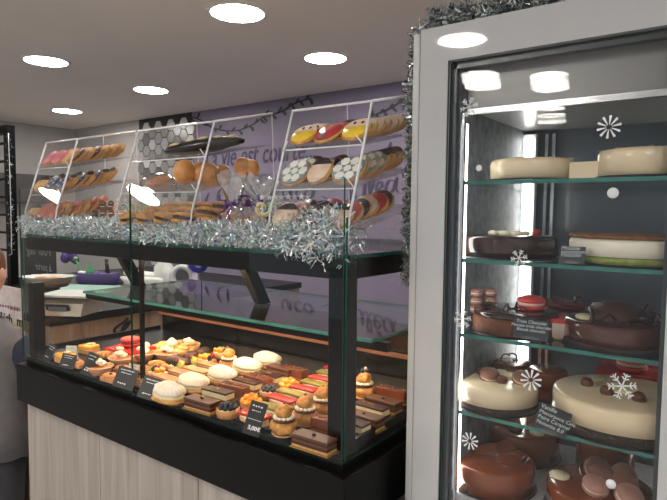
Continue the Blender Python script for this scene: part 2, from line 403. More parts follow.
# ------------------------------------------------------------------ clear biscuit racks
SCL = 1.04
def S(p): return CAMP+(Vector(p)-CAMP)*SCL
TIER = {}
def rack(label, x0, x1, flaps, tiers=(1.56, 1.47, 1.375)):
    x0 *= SCL; x1 *= SCL; cx = (x0+x1)/2; w = x1-x0
    t = thing('biscuit_rack', label, 'display rack', (cx, 1.12, 1.333), group='clear acrylic racks on the case top')
    yz = lambda y, z: (S((0, y, z)).y-1.12, S((0, y, z)).z-1.333)
    f0 = (yz(.915, 0)[0], 0.0); f1 = yz(.925, 1.417); f2 = yz(1.0, 1.65); k2 = yz(1.215, 1.7); k0 = (k2[0]+.02, 0.0)
    YZ = Matrix(((0, 0, 1, 0), (1, 0, 0, 0), (0, 1, 0, 0), (0, 0, 0, 1)))
    for sx in (-w/2, w/2-.004):
        p = obj('side_panel', B().prism([f0, f1, f2, k2, k0], .004, T=Matrix.Translation((sx, 0, 0)) @ YZ), acrylic, t)
        e = B()
        for a, c, r_ in ((f0, f1, .0026), (f1, f2, .0034), (f2, k2, .0032), (k2, k0, .0015)): e.tube([(sx+.002, *a), (sx+.002, *c)], r_, 4)
        obj('polished_edge', e, acr_edge, p)
    for kk in (f2, k2): obj('top_edge', B().tube([(-w/2, *kk), (w/2, *kk)], .0026, 4), acr_edge, t)
    for q, zf in enumerate(tiers):
        yf = 1.0-(1.65-zf)*.319
        a = yz(yf, zf); c = yz(1.22, zf+.219*(1.22-yf))
        sl = math.atan2(c[1]-a[1], c[0]-a[0]); L = math.hypot(c[0]-a[0], c[1]-a[1])
        bb = B().box((0, (a[0]+c[0])/2, (a[1]+c[1])/2-.002), (w-.008, L, .003), rot=(sl, 0, 0))
        s = obj('shelf', bb, acrylic, t)
        obj('shelf_lip', B().box((0, a[0], a[1]+.006), (w-.006, .003, .016), rot=(-.3, 0, 0)), acrylic, s)
        obj('polished_edge', B().tube([(-w/2+.003, a[0], a[1]-.002), (w/2-.003, a[0], a[1]-.002)], .0019, 4), acr_edge, s)
        for sx in (-1, 1):
            obj('clip', B().tube([(sx*(w/2-.004), a[0]-.003, a[1]), (sx*(w/2-.018), a[0]-.006, a[1]+.018)], .0014, 4), acr_edge, s)
        TIER[(round(cx, 2), q)] = (cx, w, a[0]+1.12, a[1]+1.333, sl, L)
    for zl, zh in flaps:
        a = yz(1.0-(1.65-zl)*.319-.004, zl); c = yz(1.0-(1.65-zh)*.319-.004, zh)
        obj('flap', B().box((0, (a[0]+c[0])/2, (a[1]+c[1])/2), (w-.006, .003, math.hypot(c[0]-a[0], c[1]-a[1])), rot=(-math.atan2(c[0]-a[0], c[1]-a[1]), 0, 0)), acrylic, t)
    return round(cx, 2)
RA = rack('clear acrylic biscuit rack on the left end of the case top', -1.996, -1.787, [(1.375, 1.497)])
RB = rack('clear acrylic rack with a dark loaf and brioches, middle of case top', -1.46, -1.129, [(1.375, 1.497)])
RC = rack('clear acrylic biscuit rack on the right end, beside the fridge', -.868, -.648, [])

# ------------------------------------------------------------------ tinsel
t_silver = tinsel_mat('silver_tinsel', [(0, (246, 248, 250)), (.3, (214, 222, 224)), (.45, (252, 252, 252)), (.6, (172, 182, 184)), (.7, (160, 216, 206)), (.79, (186, 200, 236)), (.87, (240, 210, 204)), (.92, (214, 230, 206)), (.97, (96, 102, 106))])
t_dark = tinsel_mat('grey_tinsel', [(0, (190, 194, 196)), (.25, (130, 134, 136)), (.5, (235, 238, 240)), (.66, (90, 94, 94)), (.8, (160, 170, 168)), (.92, (215, 230, 215))])
def tinsel(label, pts, rad, n, m, wd=.0022, seed=0, droop=.25, core=.004):
    """a cord wrapped in thousands of short crimped foil strips"""
    R = random.Random(seed); P = smooth_path(pts, 10); b = B()
    b.tube(P[::3]+[P[-1]], core, 5)
    cum = [0]
    for i in range(1, len(P)): cum.append(cum[-1]+(P[i]-P[i-1]).length)
    for _ in range(n):
        s = R.random()*cum[-1]; i = max(1, next((k for k, c in enumerate(cum) if c >= s), len(P)-1))
        f = (s-cum[i-1])/max(1e-6, cum[i]-cum[i-1]); p = P[i-1].lerp(P[i], f); d = (P[i]-P[i-1]).normalized()
        q = Vector((R.gauss(0, 1), R.gauss(0, 1), R.gauss(0, 1))); q = (q-d*q.dot(d)*.5).normalized()
        L = (rad(cum[i]/cum[-1]) if callable(rad) else rad)*R.uniform(.6, 1.1)
        rnd = lambda k: Vector((R.gauss(0, 1), R.gauss(0, 1), R.gauss(0, 1)))*k
        a1 = p+q*L*R.uniform(.1, 1)+Vector((0, 0, -droop*L*.6)); dv = (q*R.uniform(.2, 1)+rnd(.6)).normalized()*R.uniform(.005, .011); a0 = a1-dv+rnd(.0012); a2 = a1+dv+rnd(.0012)
        s0, s1, s2 = [q.cross(rnd(1)).normalized()*wd*R.uniform(.7, 1.3) for _ in range(3)]
        b.add([a0-s0, a0+s0, a1-s1, a1+s1, a2-s2, a2+s2], [[0, 1, 3, 2], [2, 3, 5, 4]])
    return tag(obj('tinsel_garland', b, m), label, 'tinsel')
tinsel('long silver tinsel garland along the front edge of the case top',
       [(-2.07, .96, 1.378), (-1.9, .965, 1.366), (-1.6, .975, 1.368), (-1.3, .965, 1.362), (-1.0, .97, 1.368), (-.83, .965, 1.37), (-.70, .965, 1.385)],
       lambda s: .037 if s < .86 else .037+.036*min(1, (s-.86)/.1), 38000, t_silver, .0019, 5)

# ------------------------------------------------------------------ pastry kinds
choux_m = mat('golden_choux', (226, 168, 92), .5, .22, 60, rgb2=(176, 110, 48), bump=.5, bscale=160)
pale_choux = mat('pale_choux', (226, 184, 126), .6, .15, 60, rgb2=(196, 140, 80), bump=.4, bscale=160)
sugar_m = mat('powdered_sugar_crust', (255, 252, 244), .8, .06, 420, rgb2=(226, 192, 150), bump=.4, bscale=220)
cream_m = mat('vanilla_cream', (246, 228, 176), .5, .05, 40, sss=.1)
white_cream = mat('whipped_cream', (250, 238, 212), .5, .04, 30, sss=.1)
choc_m = mat('dark_chocolate', (66, 36, 26), .28, .15, 40)
milk_glaze = mat('milk_chocolate_glaze', (124, 66, 42), .2, .12, 30, coat=.2)
choc_top = mat('cocoa_topping', (98, 62, 44), .4, .12, 50)
sponge_m = mat('brown_sponge', (120, 76, 46), .8, .2, 120, bump=.5, bscale=250)
pale_sponge = mat('pale_biscuit_sponge', (206, 158, 100), .8, .15, 120, bump=.5, bscale=250)
flaky_m = mat('flaky_pastry', (200, 142, 92), .6, .2, 90, rgb2=(150, 92, 50), bump=.7, bscale=120, stretch=(.3, 1, 3))
flaky_top = mat('caramel_flaky_top', (210, 158, 112), .5, .2, 60, rgb2=(166, 104, 64), stretch=(.4, 2, 1), bump=.4)
shell_m = mat('tart_shell', (206, 150, 98), .65, .15, 60, rgb2=(168, 112, 64))
berry_m = mat('blueberry_skin', (52, 50, 66), .4, .2, 60, rgb2=(30, 28, 40))
black_m = mat('blackberry_skin', (46, 34, 44), .3, .2, 60)
rasp_m = mat('raspberry_red', (176, 40, 44), .3, .15, 90)
mango_m = mat('mango_segments', (252, 176, 52), .25, .12, 40, rgb2=(240, 146, 26), coat=.3)
kiwi_m = mat('kiwi_slice', (170, 170, 60), .3, .15, 90, rgb2=(128, 140, 40), coat=.2)
red_fond = mat('strawberry_fondant', (206, 58, 44), .25, .08, 60, rgb2=(172, 38, 32), coat=.3)
pist_m = mat('pistachio_crumb', (150, 136, 52), .6, .2, 260, rgb2=(98, 86, 30), bump=.5, bscale=240)
caram_m = mat('caramel_custard', (224, 152, 88), .35, .12, 40, rgb2=(196, 120, 60), coat=.2)
yellow_gl = mat('lemon_glaze', (248, 190, 52), .2, .1, 30, coat=.4, rgb2=(236, 164, 30))
pear_m = mat('baked_pear', (222, 186, 118), .45, .15, 40, rgb2=(188, 142, 74))
red_gl = mat('red_mirror_glaze', (204, 42, 36), .15, .08, 30, coat=.4)
mac_red = mat('red_macaron', (214, 70, 66), .6, .06, 120, bump=.15)
gold_card = mat('gold_cake_card', (190, 150, 80), .3, .05, 30, metal=.7)
doily_m = mat('pale_paper_case', (206, 170, 128), .8, .08, 80)

def bar_layers(name, label, L, W, layers, cat='pastry', topper=None):
    """straight slice: list of (part, height, material, inset)"""
    t = thing(name, label, cat); z = .0015
    obj('cake_card', B().box((0, 0, .0008), (L+.008, W+.006, .0015)), gold_card, t)
    for (pn, h, m, ins) in layers:
        bb = B().box((0, 0, z+h/2), (L-ins*2, W-ins*2, h), bev=min(.0022, h*.3)); z += h
        obj(pn, bb, m, t)
    if topper:
        bb, m, pn = topper; bb.v = [(x, y, zz+z) for x, y, zz in bb.v]; obj(pn, bb, m, t)
    return t
def P_millefeuille():
    return bar_layers('mille_feuille', 'x', .105, .036, [('flaky_layer', .006, flaky_m, 0), ('cream_layer', .007, cream_m, .002), ('flaky_layer', .005, flaky_m, 0), ('cream_layer', .006, cream_m, .002), ('caramel_top', .006, flaky_top, -.0005)])
def P_glazed():
    t = bar_layers('glazed_chocolate_bar', 'x', .104, .036, [('biscuit_base', .005, sponge_m, 0)])
    obj('glaze', B().box((0, 0, .021), (.102, .034, .028), bev=.005, seg=3), milk_glaze, t)
    obj('drizzle', B().tube(smooth_path([(-.045+.018*i, (-1)**i*.012, .0355) for i in range(6)], 4), .0008, 4), choc_m, t); return t
def P_opera():
    return bar_layers('opera_slice', 'x', .102, .036, [('sponge_layer', .006, pale_sponge, 0), ('ganache_layer', .006, choc_m, .0006), ('sponge_layer', .005, sponge_m, 0), ('ganache_layer', .005, choc_m, .0006), ('cocoa_top', .006, choc_top, -.001)],
                      topper=(B().ell((0, 0, .002), (.006, .004, .003), 8, 5), choc_m, 'coffee_bean'))
def P_creamslice():
    return bar_layers('chocolate_cream_slice', 'x', .1, .035, [('sponge_layer', .006, sponge_m, 0), ('cream_layer', .014, cream_m, .0008), ('chocolate_top', .005, choc_m, -.0006)],
                      topper=(B().box((.0, 0, .001), (.02, .004, .002)).ell((-.03, .004, .001), (.004, .003, .002), 7, 4), gold_card, 'gold_flake'))
def P_eclair(icing, name, iname):
    t = thing(name, 'x', 'pastry')
    obj('choux_base', B().ell((0, 0, .009), (.054, .018, .012), 18, 8, .08, 3, zcut=-.008), pale_choux, t)
    obj('cream_filling', B().ell((0, 0, .016), (.053, .0175, .006), 18, 6, .12, 5), white_cream, t)
    obj(iname, B().box((0, 0, .0215), (.1, .032, .008), bev=.0038, seg=3, smooth=True), icing, t)
    return t
def P_puff():
    t = thing('cream_puff', 'x', 'pastry')
    obj('bottom_bun', B().ell((0, 0, .009), (.042, .027, .011), 20, 8, .25, 1, zcut=-.009, fr=70), choux_m, t)
    obj('cream_filling', B().lathe([(0, .012), (.037, .012), (.042, .017), (.041, .022), (.036, .026), (0, .027)], 26, sy=.64, wob=.07, seed=2), cream_m, t)
    obj('sugared_top', B().ell((0, 0, .029), (.042, .028, .02), 24, 12, .17, 4, zcut=-.006, fr=60), sugar_m, t); return t
def P_religieuse(berries=False):
    t = thing('religieuse', 'x', 'pastry')
    obj('paper_case', B().lathe([(0, 0), (.024, 0), (.028, .004), (.027, .0045), (.023, .001), (0, .001)], 28), doily_m, t)
    obj('large_choux', B().ell((0, 0, .017), (.0285, .0285, .0178), 22, 10, .35, 2, zcut=-.016, fr=80), choux_m, t)
    obj('praline_band', B().lathe([(.024, .0275), (.0262, .029), (.0245, .032), (.018, .034), (0, .034)], 24, wob=.1, seed=3), choc_top if not berries else choc_m, t)
    c = B()
    for i in range(14):
        a = 2*PI*i/14; c.ell((math.cos(a)*.0195, math.sin(a)*.0195, .0345), (.0052, .0052, .0038), 8, 5)
    obj('cream_collar', c, white_cream, t)
    obj('small_choux', B().ell((0, 0, .0445), (.0185, .0185, .0135), 18, 9, .25, 5, fr=80), choux_m, t)
    obj('caramel_cap', B().lathe([(.0155, .049), (.0145, .054), (.008, .059), (0, .0602)], 18, wob=.05, seed=1), caram_m, t)
    if berries:
        for i, (x, y, z) in enumerate(((.006, .003, .063), (-.006, .002, .0635), (0, -.006, .063))): obj('blueberry', B().ell((x, y, z), (.0055,)*3, 9, 6), berry_m, t)
        obj('cream_dot', B().ell((0, .005, .067), (.004, .004, .004), 8, 5), white_cream, t)
    else: obj('coffee_bean', B().ell((0, 0, .061), (.0035, .0025, .002), 8, 5), choc_m, t)
    return t
def tart_shell(t, r, h, sx=1, m=None):
    obj('tart_shell', B().lathe([(0, 0), (r*.9, 0), (r, h), (r*.96, h), (r*.88, h*.55), (0, h*.55)], 32, sx=sx, ruf=.018), m or shell_m, t)
def P_blueberry():
    t = thing('blueberry_tart', 'x', 'pastry'); tart_shell(t, .029, .019)
    obj('cream_filling', B().lathe([(.027, .014), (.02, .02), (0, .022)], 20), cream_m, t)
    R = random.Random(4)
    for rr, n, z in ((.0195, 9, .024), (.010, 5, .028), (0, 1, .031)):
        for i in range(n):
            a = 2*PI*i/n+R.random()*.3; obj('blueberry', B().ell((math.cos(a)*rr, math.sin(a)*rr, z), (.0062, .0062, .0058), 9, 6), berry_m, t)
    return t
def P_mango():
    t = thing('mango_dome_tart', 'x', 'pastry'); tart_shell(t, .027, .012)
    R = random.Random(6); 
    obj('fruit_mound', B().ell((0, 0, .014), (.026, .026, .018), 18, 9, .12, 8, zcut=-.004), mango_m, t)
    for rr, n, z in ((.021, 8, .02), (.012, 6, .029), (.002, 1, .033)):
        for i in range(n):
            a = 2*PI*i/n+R.random()*.4
            obj('mango_piece', B().ell((math.cos(a)*rr, math.sin(a)*rr, z), (.009, .007, .006), 9, 6, .15, i, rot=(R.uniform(-.5, .5), R.uniform(-.5, .5), a)), mango_m, t)
    return t
def P_boat():
    t = thing('cream_topped_tart', 'x', 'pastry')
    obj('tart_shell', B().lathe([(0, 0), (.026, 0), (.034, .012), (.040, .023), (.0385, .024), (.035, .018), (0, .018)], 36), mat('pink_baked_shell', (206, 150, 112), .6, .12, 50, rgb2=(172, 112, 78)), t)
    obj('shell_rim', B().lathe([(.0385, .0225), (.0412, .023), (.0405, .0255), (.0382, .0252), (.0385, .0225)], 36), mat('pale_crust_rim', (236, 206, 168), .6, .1, 50), t)
    obj('custard_filling', B().lathe([(.037, .019), (.034, .0235), (.015, .026), (0, .027)], 26, wob=.05), mat('amber_custard', (214, 134, 64), .3, .12, 40, rgb2=(186, 102, 42), coat=.2), t)
    c = B()
    for k in range(7): a = k*.9; c.ell((math.cos(a)*.011, math.sin(a)*.009, .031+.0012*k), (.0125, .011, .0065), 12, 6, .15, k)
    c.ell((0, 0, .041), (.009, .008, .006), 10, 6, .15, 9)
    obj('whipped_cream', c, white_cream, t); return t
def P_fruit(kind):
    nm = {'kiwi': 'kiwi_fruit_tart', 'mix': 'mixed_fruit_tart', 'plum': 'berry_fruit_tart'}[kind]
    t = thing(nm, 'x', 'pastry'); t2 = B().box((0, 0, .006), (.06, .038, .012), bev=.004)
    obj('pastry_base', t2, shell_m, t)
    obj('cream_filling', B().box((0, 0, .0135), (.054, .033, .005), bev=.002), cream_m, t)
    def k(x, y, z, rz=0): obj('kiwi_slice', B().lathe([(0, -.002), (.011, -.002), (.012, 0), (.011, .002), (0, .002)], 14, T=T_((x, y, z), (.5, .3, rz))), kiwi_m, t)
    def mg(x, y, z): obj('mango_piece', B().box((x, y, z), (.018, .014, .011), rot=(.2, .3, .5), bev=.003), mango_m, t)
    def bb(x, y, z):
        b = B()
        for i in range(10): a = i*2.4; zz = -1+2*(i+.5)/10; q = math.sqrt(1-zz*zz); b.ell((x+math.cos(a)*q*.005, y+math.sin(a)*q*.005, z+zz*.006), (.0032,)*3, 6, 4)
        obj('blackberry', b, black_m, t)
    def rp_(x, y, z): obj('raspberry', B().ell((x, y, z), (.007, .007, .008), 10, 7, .15, 3), rasp_m, t)
    if kind == 'kiwi': k(-.012, 0, .02); k(.004, .006, .021, 1); mg(.0, -.008, .02); rp_(.021, .004, .025); bb(.022, -.01, .02); mg(-.022, -.006, .018)
    elif kind == 'mix': mg(.016, .002, .021); mg(.008, -.008, .02); bb(-.012, -.006, .02); bb(-.018, .006, .02); rp_(-.004, .009, .021); k(-.022, -.002, .018)
    else: bb(-.014, -.004, .02); bb(.0, -.009, .02); mg(.014, .002, .022); rp_(-.004, .007, .022); k(.02, -.007, .02)
    return t
def P_moelleux():
    t = thing('chocolate_dome_cake', 'x', 'pastry')
    obj('cake_body', B().lathe([(0, 0), (.022, 0), (.025, .02), (.027, .022), (.025, .030), (.015, .037), (0, .039)], 22, wob=.05, seed=3), mat('dark_brown_crumb', (72, 38, 26), .45, .2, 80, bump=.4), t)
    obj('paper_case', B().lathe([(.0225, 0), (.0258, .018), (.0266, .018), (.023, 0), (.0225, 0)], 30, ruf=.03), mat('brown_paper_case', (58, 32, 24), .7), t); return t
def P_lemon():
    t = thing('yellow_glazed_square', 'x', 'pastry')
    obj('biscuit_base', B().box((0, 0, .009), (.062, .048, .018), bev=.004), pale_sponge, t)
    obj('yellow_glaze', B().box((0, 0, .0235), (.06, .046, .014), bev=.006, seg=3, smooth=True), yellow_gl, t)
    obj('pineapple_chip', B().box((.008, .002, .0335), (.026, .016, .006), rot=(0, -.15, .3), bev=.002), cream_m, t); return t
def P_orange():
    t = thing('caramel_pastry_square', 'x', 'pastry')
    obj('pastry_base', B().box((0, 0, .007), (.058, .036, .014), bev=.004), shell_m, t)
    obj('caramel_top', B().ell((0, 0, .016), (.029, .018, .008), 16, 7, .18, 4), caram_m, t)
    obj('nut_piece', B().ell((.006, -.004, .024), (.006, .005, .004), 8, 5, .2, 2), choc_top, t); return t
def P_danish():
    t = thing('golden_puff_pastry', 'x', 'pastry')
    b = B()
    for i in range(5): b.ell((-.03+.015*i, 0, .011+.004*math.sin(PI*i/4)), (.012, .02-.003*abs(i-2), .011+.003*math.sin(PI*i/4)), 12, 7, .1, i, zcut=-.011)
    obj('pastry_folds', b, choux_m, t); obj('glazed_ridge', B().ell((0, 0, .023), (.022, .007, .004), 12, 5, .1), caram_m, t); return t
def P_redcake():
    t = thing('red_square_cake', 'x', 'cake')
    obj('cake_card', B().box((0, 0, .001), (.15, .12, .002)), gold_card, t)
    obj('biscuit_layer', B().box((0, 0, .009), (.136, .106, .014), bev=.002), pale_sponge, t)
    obj('cream_layer', B().box((0, 0, .021), (.136, .106, .01), bev=.002), mat('pink_cream', (232, 176, 156), .5), t)
    obj('red_glaze', B().box((0, 0, .03), (.138, .108, .01), bev=.003), red_gl, t)
    m = obj('macaron', B().ell((-.012, .01, .043), (.034, .034, .009), 22, 6, zcut=-.005).ell((-.012, .01, .059), (.034, .034, .009), 22, 6), mac_red, t)
    obj('macaron_filling', B().lathe([(0, .046), (.0315, .046), (.0325, .05), (.0315, .054), (0, .054)], 22, c=(-.012, .01, 0)), mat('dark_red_jam', (140, 26, 34), .3), m)
    obj('cream_dollop', B().ell((.05, .02, .042), (.016, .016, .012), 12, 7, .2, 2), white_cream, t)
    obj('cream_dollop', B().ell((.0, -.044, .039), (.018, .01, .006), 12, 7, .2, 5), cream_m, t); return t
def P_peartart():
    t = thing('large_pear_tart', 'x', 'tart'); tart_shell(t, .088, .026)
    obj('almond_filling', B().lathe([(.082, .02), (.07, .026), (0, .028)], 30, wob=.03), pear_m, t)
    for i in range(6):
        a = 2*PI*i/6; obj('pear_half', B().ell((math.cos(a)*.048, math.sin(a)*.048, .03), (.032, .017, .008), 14, 6, .08, i, rot=(0, 0, a)), pear_m, t)
    obj('whipped_cream', B().ell((.0, -.01, .04), (.022, .02, .014), 14, 8, .2, 3).ell((.0, -.01, .054), (.01, .01, .006), 10, 5, .2), white_cream, t); return t
K = {'mille': P_millefeuille(), 'glaz': P_glazed(), 'opera': P_opera(), 'slice': P_creamslice(),
     'red': P_eclair(red_fond, 'strawberry_eclair', 'red_icing'), 'pist': P_eclair(pist_m, 'pistachio_eclair', 'green_crumb_icing'),
     'puff': P_puff(), 'rel': P_religieuse(), 'relb': P_religieuse(True), 'blue': P_blueberry(), 'mango': P_mango(), 'boat': P_boat(),
     'kiwi': P_fruit('kiwi'), 'mix': P_fruit('mix'), 'plum': P_fruit('plum'), 'dome': P_moelleux(), 'lemon': P_lemon(), 'orange': P_orange(),
     'danish': P_danish(), 'redcake': P_redcake(), 'pear': P_peartart()}
GRP = {'mille': 'mille feuilles', 'glaz': 'glazed chocolate bars', 'opera': 'opera slices', 'slice': 'chocolate cream slices', 'red': 'strawberry eclairs', 'pist': 'pistachio eclairs',
       'puff': 'sugared cream puffs', 'rel': 'religieuses', 'relb': 'religieuses', 'blue': 'blueberry tarts', 'mango': 'mango dome tarts', 'boat': 'cream topped tarts', 'kiwi': 'fruit tarts', 'mix': 'fruit tarts', 'plum': 'fruit tarts',
       'dome': 'chocolate dome cakes', 'lemon': 'yellow glazed squares', 'orange': 'caramel pastry squares', 'danish': 'golden puff pastries', 'redcake': None, 'pear': None}
LIST = [  # kind, pixel of the foot's middle, turn, label
    ('lemon', 66, 362, 0, 'yellow glazed square behind the front left price card'),
    ('lemon', 89, 353, .1, 'yellow glazed square with pale chip, farther back on the left'),
    ('orange', 77, 367, .2, 'caramel pastry square between two black price cards on the left'),
    ('orange', 111, 381, .1, 'caramel pastry square in front of the leftmost cream topped tart'),
    ('orange', 123, 373, 0, 'caramel pastry square behind the small white notice'),
    ('orange', 137, 384, .3, 'orange pastry piece at the foot of the thin black post'),
    ('boat', 100, 374, 0, 'cream topped tart nearest the front glass, far left'),
    ('boat', 121, 365, 0, 'cream topped tart in front of the red square cake'),
    ('boat', 143, 360, 0, 'cream topped tart just right of the thin black post'),
    ('boat', 167, 360, 0, 'cream topped tart in front of the large pear tart'),
    ('danish', 106, 359, .4, 'golden puff pastry left of the red square cake'),
    ('danish', 158, 369, .1, 'golden puff pastry in front of the right cream topped tart'),
    ('danish', 143, 374, .1, 'golden puff pastry right of the post, beside fruit tarts'),
    ('redcake', 131, 357, .1, 'red square cake topped by a large red macaron'),
    ('pear', 174, 354, 0, 'large round pear tart at the back of the deck'),
    ('boat', 189, 351, 0, 'cream topped tart behind the chocolate domes, at the back'),
    ('dome', 175, 367, 0, 'chocolate dome cake nearest the fruit tarts, leftmost of four'),
    ('dome', 183, 370, 0, 'chocolate dome cake in front of its three neighbours'),
    ('dome', 193, 363, 0, 'chocolate dome cake second from the right of four'),
    ('dome', 204, 359, 0, 'chocolate dome cake at the back right of four'),
    ('mix', 158, 378, .1, 'fruit tart with mango and blackberries nearest the front glass'),
    ('plum', 178, 372, .1, 'fruit tart with blackberries in front of the chocolate domes'),
    ('plum', 191, 368, .1, 'fruit tart with a raspberry, right of the chocolate domes'),
    ('kiwi', 207, 365, .1, 'kiwi fruit tart second from the back of its row'),
    ('kiwi', 222, 358, .1, 'kiwi fruit tart at the back, left of the lone religieuse'),
    ('mille', 154, 389, 0, 'caramel topped mille feuille nearest the front glass'),
    ('mille', 169, 385, 0, 'caramel topped mille feuille second from the front'),
    ('mille', 183, 379, 0, 'caramel topped mille feuille third from the front'),
    ('mille', 197, 376, 0, 'caramel topped mille feuille fourth from the front'),
    ('mille', 211, 371, 0, 'caramel topped mille feuille farthest back in its row'),
    ('puff', 169, 402, .05, 'sugared cream puff nearest the front glass'),
    ('puff', 193, 392, .05, 'sugared cream puff second from the front of its row'),
    ('puff', 222, 384, .0, 'sugared cream puff in the middle of its row, third from front'),
    ('puff', 247, 375, .1, 'sugared cream puff fourth from the front of its row'),
    ('puff', 267, 368, .1, 'sugared cream puff farthest back, beside the chocolate bar'),
    ('rel', 229, 370, 0, 'lone religieuse at the back beside the kiwi fruit tart'),
    ('opera', 202, 410, 0, 'opera slice at the front between cream puff and blueberry tart'),
    ('slice', 218, 399, 0, 'chocolate cream slice nearest the front, behind the front opera slice'),
    ('glaz', 234, 396, 0, 'glazed chocolate bar nearest the front, left of the mango dome'),
    ('slice', 247, 389, 0, 'chocolate cream slice second from the front, middle row'),
    ('glaz', 258, 387, 0, 'glazed chocolate bar second from the front, middle row'),
    ('slice', 269, 382, 0, 'chocolate cream slice third from the front, left of back mango dome'),
    ('opera', 281, 376, 0, 'opera slice at the back beside the last glazed bar'),
    ('glaz', 294, 378, 0, 'glazed chocolate bar farthest back on the dark deck, middle row'),
    ('blue', 228, 416, 0, 'blueberry tart at the front glass, left of the price card'),
    ('blue', 270, 397, 0, 'blueberry tart farther back, left of the green eclairs'),
    ('mango', 251, 408, 0, 'mango dome tart behind the front blueberry tart'),
    ('mango', 289, 391, .5, 'mango dome tart farther back, behind the second blueberry tart'),
    ('red', 254, 424, 0, 'strawberry eclair half hidden by the front black price card'),
    ('pist', 271, 416, 0, 'pistachio eclair nearest the front, right of the price card'),
    ('red', 282, 407, 0, 'strawberry eclair second from the front, behind the first religieuse'),
    ('pist', 291, 401, 0, 'pistachio eclair second from the front of the row'),
    ('red', 304, 396, 0, 'strawberry eclair third from the front of the row'),
    ('pist', 315, 391, 0, 'pistachio eclair third from the front of the row'),
    ('red', 323, 386, 0, 'strawberry eclair second from the back, against the black post'),
    ('pist', 330, 381, 0, 'pistachio eclair farthest back, against the black post'),
    ('red', 337, 376, 0, 'strawberry eclair farthest back, mostly behind the black post'),
    ('rel', 284, 434, 0, 'religieuse nearest the front glass'),
    ('rel', 305, 424, 0, 'religieuse second from the front of its row'),
    ('rel', 323, 414, 0, 'religieuse third from the front, left of the black post'),
    ('rel', 344, 405, 0, 'religieuse hidden behind the black corner post'),
    ('relb', 364, 397, 0, 'religieuse topped with blueberries right of the corner post'),
    ('glaz', 330, 433, 0, 'glazed chocolate bar behind the front opera slice at the post'),
    ('opera', 314, 449, 0, 'opera slice at the front glass corner, left of the post'),
    ('slice', 351, 431, 0, 'chocolate cream slice nearest the corner, right of the post'),
    ('opera', 364, 426, 0, 'opera slice second from the corner behind the side glass'),
    ('slice', 371, 415, 0, 'chocolate cream slice third from the corner behind the side glass'),
    ('opera', 383, 410, 0, 'opera slice second from the back behind the side glass'),
    ('glaz', 392, 400, 0, 'glazed chocolate bar farthest back behind the side glass'),
]
SIZE = {'puff': (1.22, 1.22, 1.08), 'glaz': (.9, .95, .95), 'opera': (.92, 1, 1), 'slice': (.9, 1, 1), 'red': (.86, .98, 1.05), 'pist': (.86, .98, 1.05), 'mille': (.98, .95, .72), 'kiwi': (1, 1, 1.3), 'mix': (1, 1, 1.25), 'plum': (1, 1, 1.3), 'rel': (1.02, 1.02, 1.16), 'relb': (1.05, 1.05, 1.16), 'boat': (1.05, .95, 1.05)}
for k_, px, py, rz, lb in LIST:
    p = onz(px, py, ZD)
    place(K[k_], (p.x, p.y, ZD), (0, 0, rz+RND.uniform(-.05, .05)), lb, GRP[k_], SIZE.get(k_))

# price cards on the deck
card_m = mat('slate_price_card', (36, 37, 38), .5, .08, 40)
chalk = mat('chalk_white', (232, 232, 226), .7, .03, 40)
def scribble(b, x0, x1, y, h, n, T, seed):
    """short illegible pen marks"""
    R = random.Random(seed); x = x0
    while x < x1:
        w = R.uniform(.7, 1.5)*h; q = min(x+w, x1)
        b.box(((x+q)/2, y+R.uniform(-.1, .1)*h, .0006), ((q-x)*.8, h*R.uniform(.45, .9), .0006), T=T); x = q+h*.35
    return b
def price_card(label, px, py, w, h, rz, lean, m=card_m, ink_=chalk, price=None, roll=0, seed=0, group='price cards'):
    p = onz(px, py, ZD)
    t = thing('price_card', label, 'price card', (p.x, p.y, ZD+.002), (0, 0, rz), group)
    X = T_((0, 0, 0), (PI/2-lean, roll, 0)); X = Euler((PI/2-lean, 0, 0)).to_matrix().to_4x4() @ Euler((0, 0, roll)).to_matrix().to_4x4()
    obj('card', B().box((0, h/2, 0), (w, h, .0015), T=X), m, t)
    obj('foot', B().box((0, .008, -.003), (w*.4, .016, .005), T=X), clear('clear_foot', haze=.1), t)
    ln = B(); sc_ = scribble
    sc_(ln, -w*.36, w*.3, h*.86, h*.06, 1, X @ Matrix.Translation((0, 0, .0006)), seed)
    sc_(ln, -w*.3, w*.22, h*.72, h*.05, 1, X @ Matrix.Translation((0, 0, .0006)), seed+1)
    if price:
        ln.box((0, h*.46, .0011), (w*.82, h*.012, .0005), T=X)
        text_b(price, h*.17, X @ Matrix.Translation((-w*.26, h*.16, .0012)), .0005, b=ln, offset=.0004)
    else: sc_(ln, -w*.3, w*.1, h*.22, h*.08, 1, X @ Matrix.Translation((0, 0, .0006)), seed+2)
    obj('writing', ln, ink_, t); return t
price_card('black price card leaning at the far left end of the deck', 46, 361, .034, .055, .35, .3, roll=-.35, seed=1)
price_card('black price card in front of the first yellow square', 66, 369, .05, .045, .55, .35, roll=-.15, seed=2)
price_card('black price card between caramel square and left cream tart', 85, 376, .036, .07, .5, .3, roll=-.3, seed=3)
price_card('wide black price card left of the thin black post', 122, 389, .064, .058, .5, .4, roll=-.2, seed=4)
price_card('wide black price card in front of the mille feuilles', 147, 400, .062, .058, .5, .45, roll=-.2, seed=5)
price_card('tall black price card reading 3,00€ between blueberry tart and religieuse', 250, 436, .04, .074, .5, .35, roll=-.22, price='3,00€', seed=6)
paper = mat('white_paper', (222, 222, 216), .6, .03, 30); pen = mat('pen_grey', (80, 84, 90), .6)
price_card('small white notice with a drawn symbol behind the yellow square', 71, 357, .037, .036, .6, .15, paper, pen, seed=7, group='white notices')
price_card('small white notice at the foot of the thin black post', 131, 381, .03, .048, .6, .15, paper, pen, roll=-.15, seed=8, group='white notices')

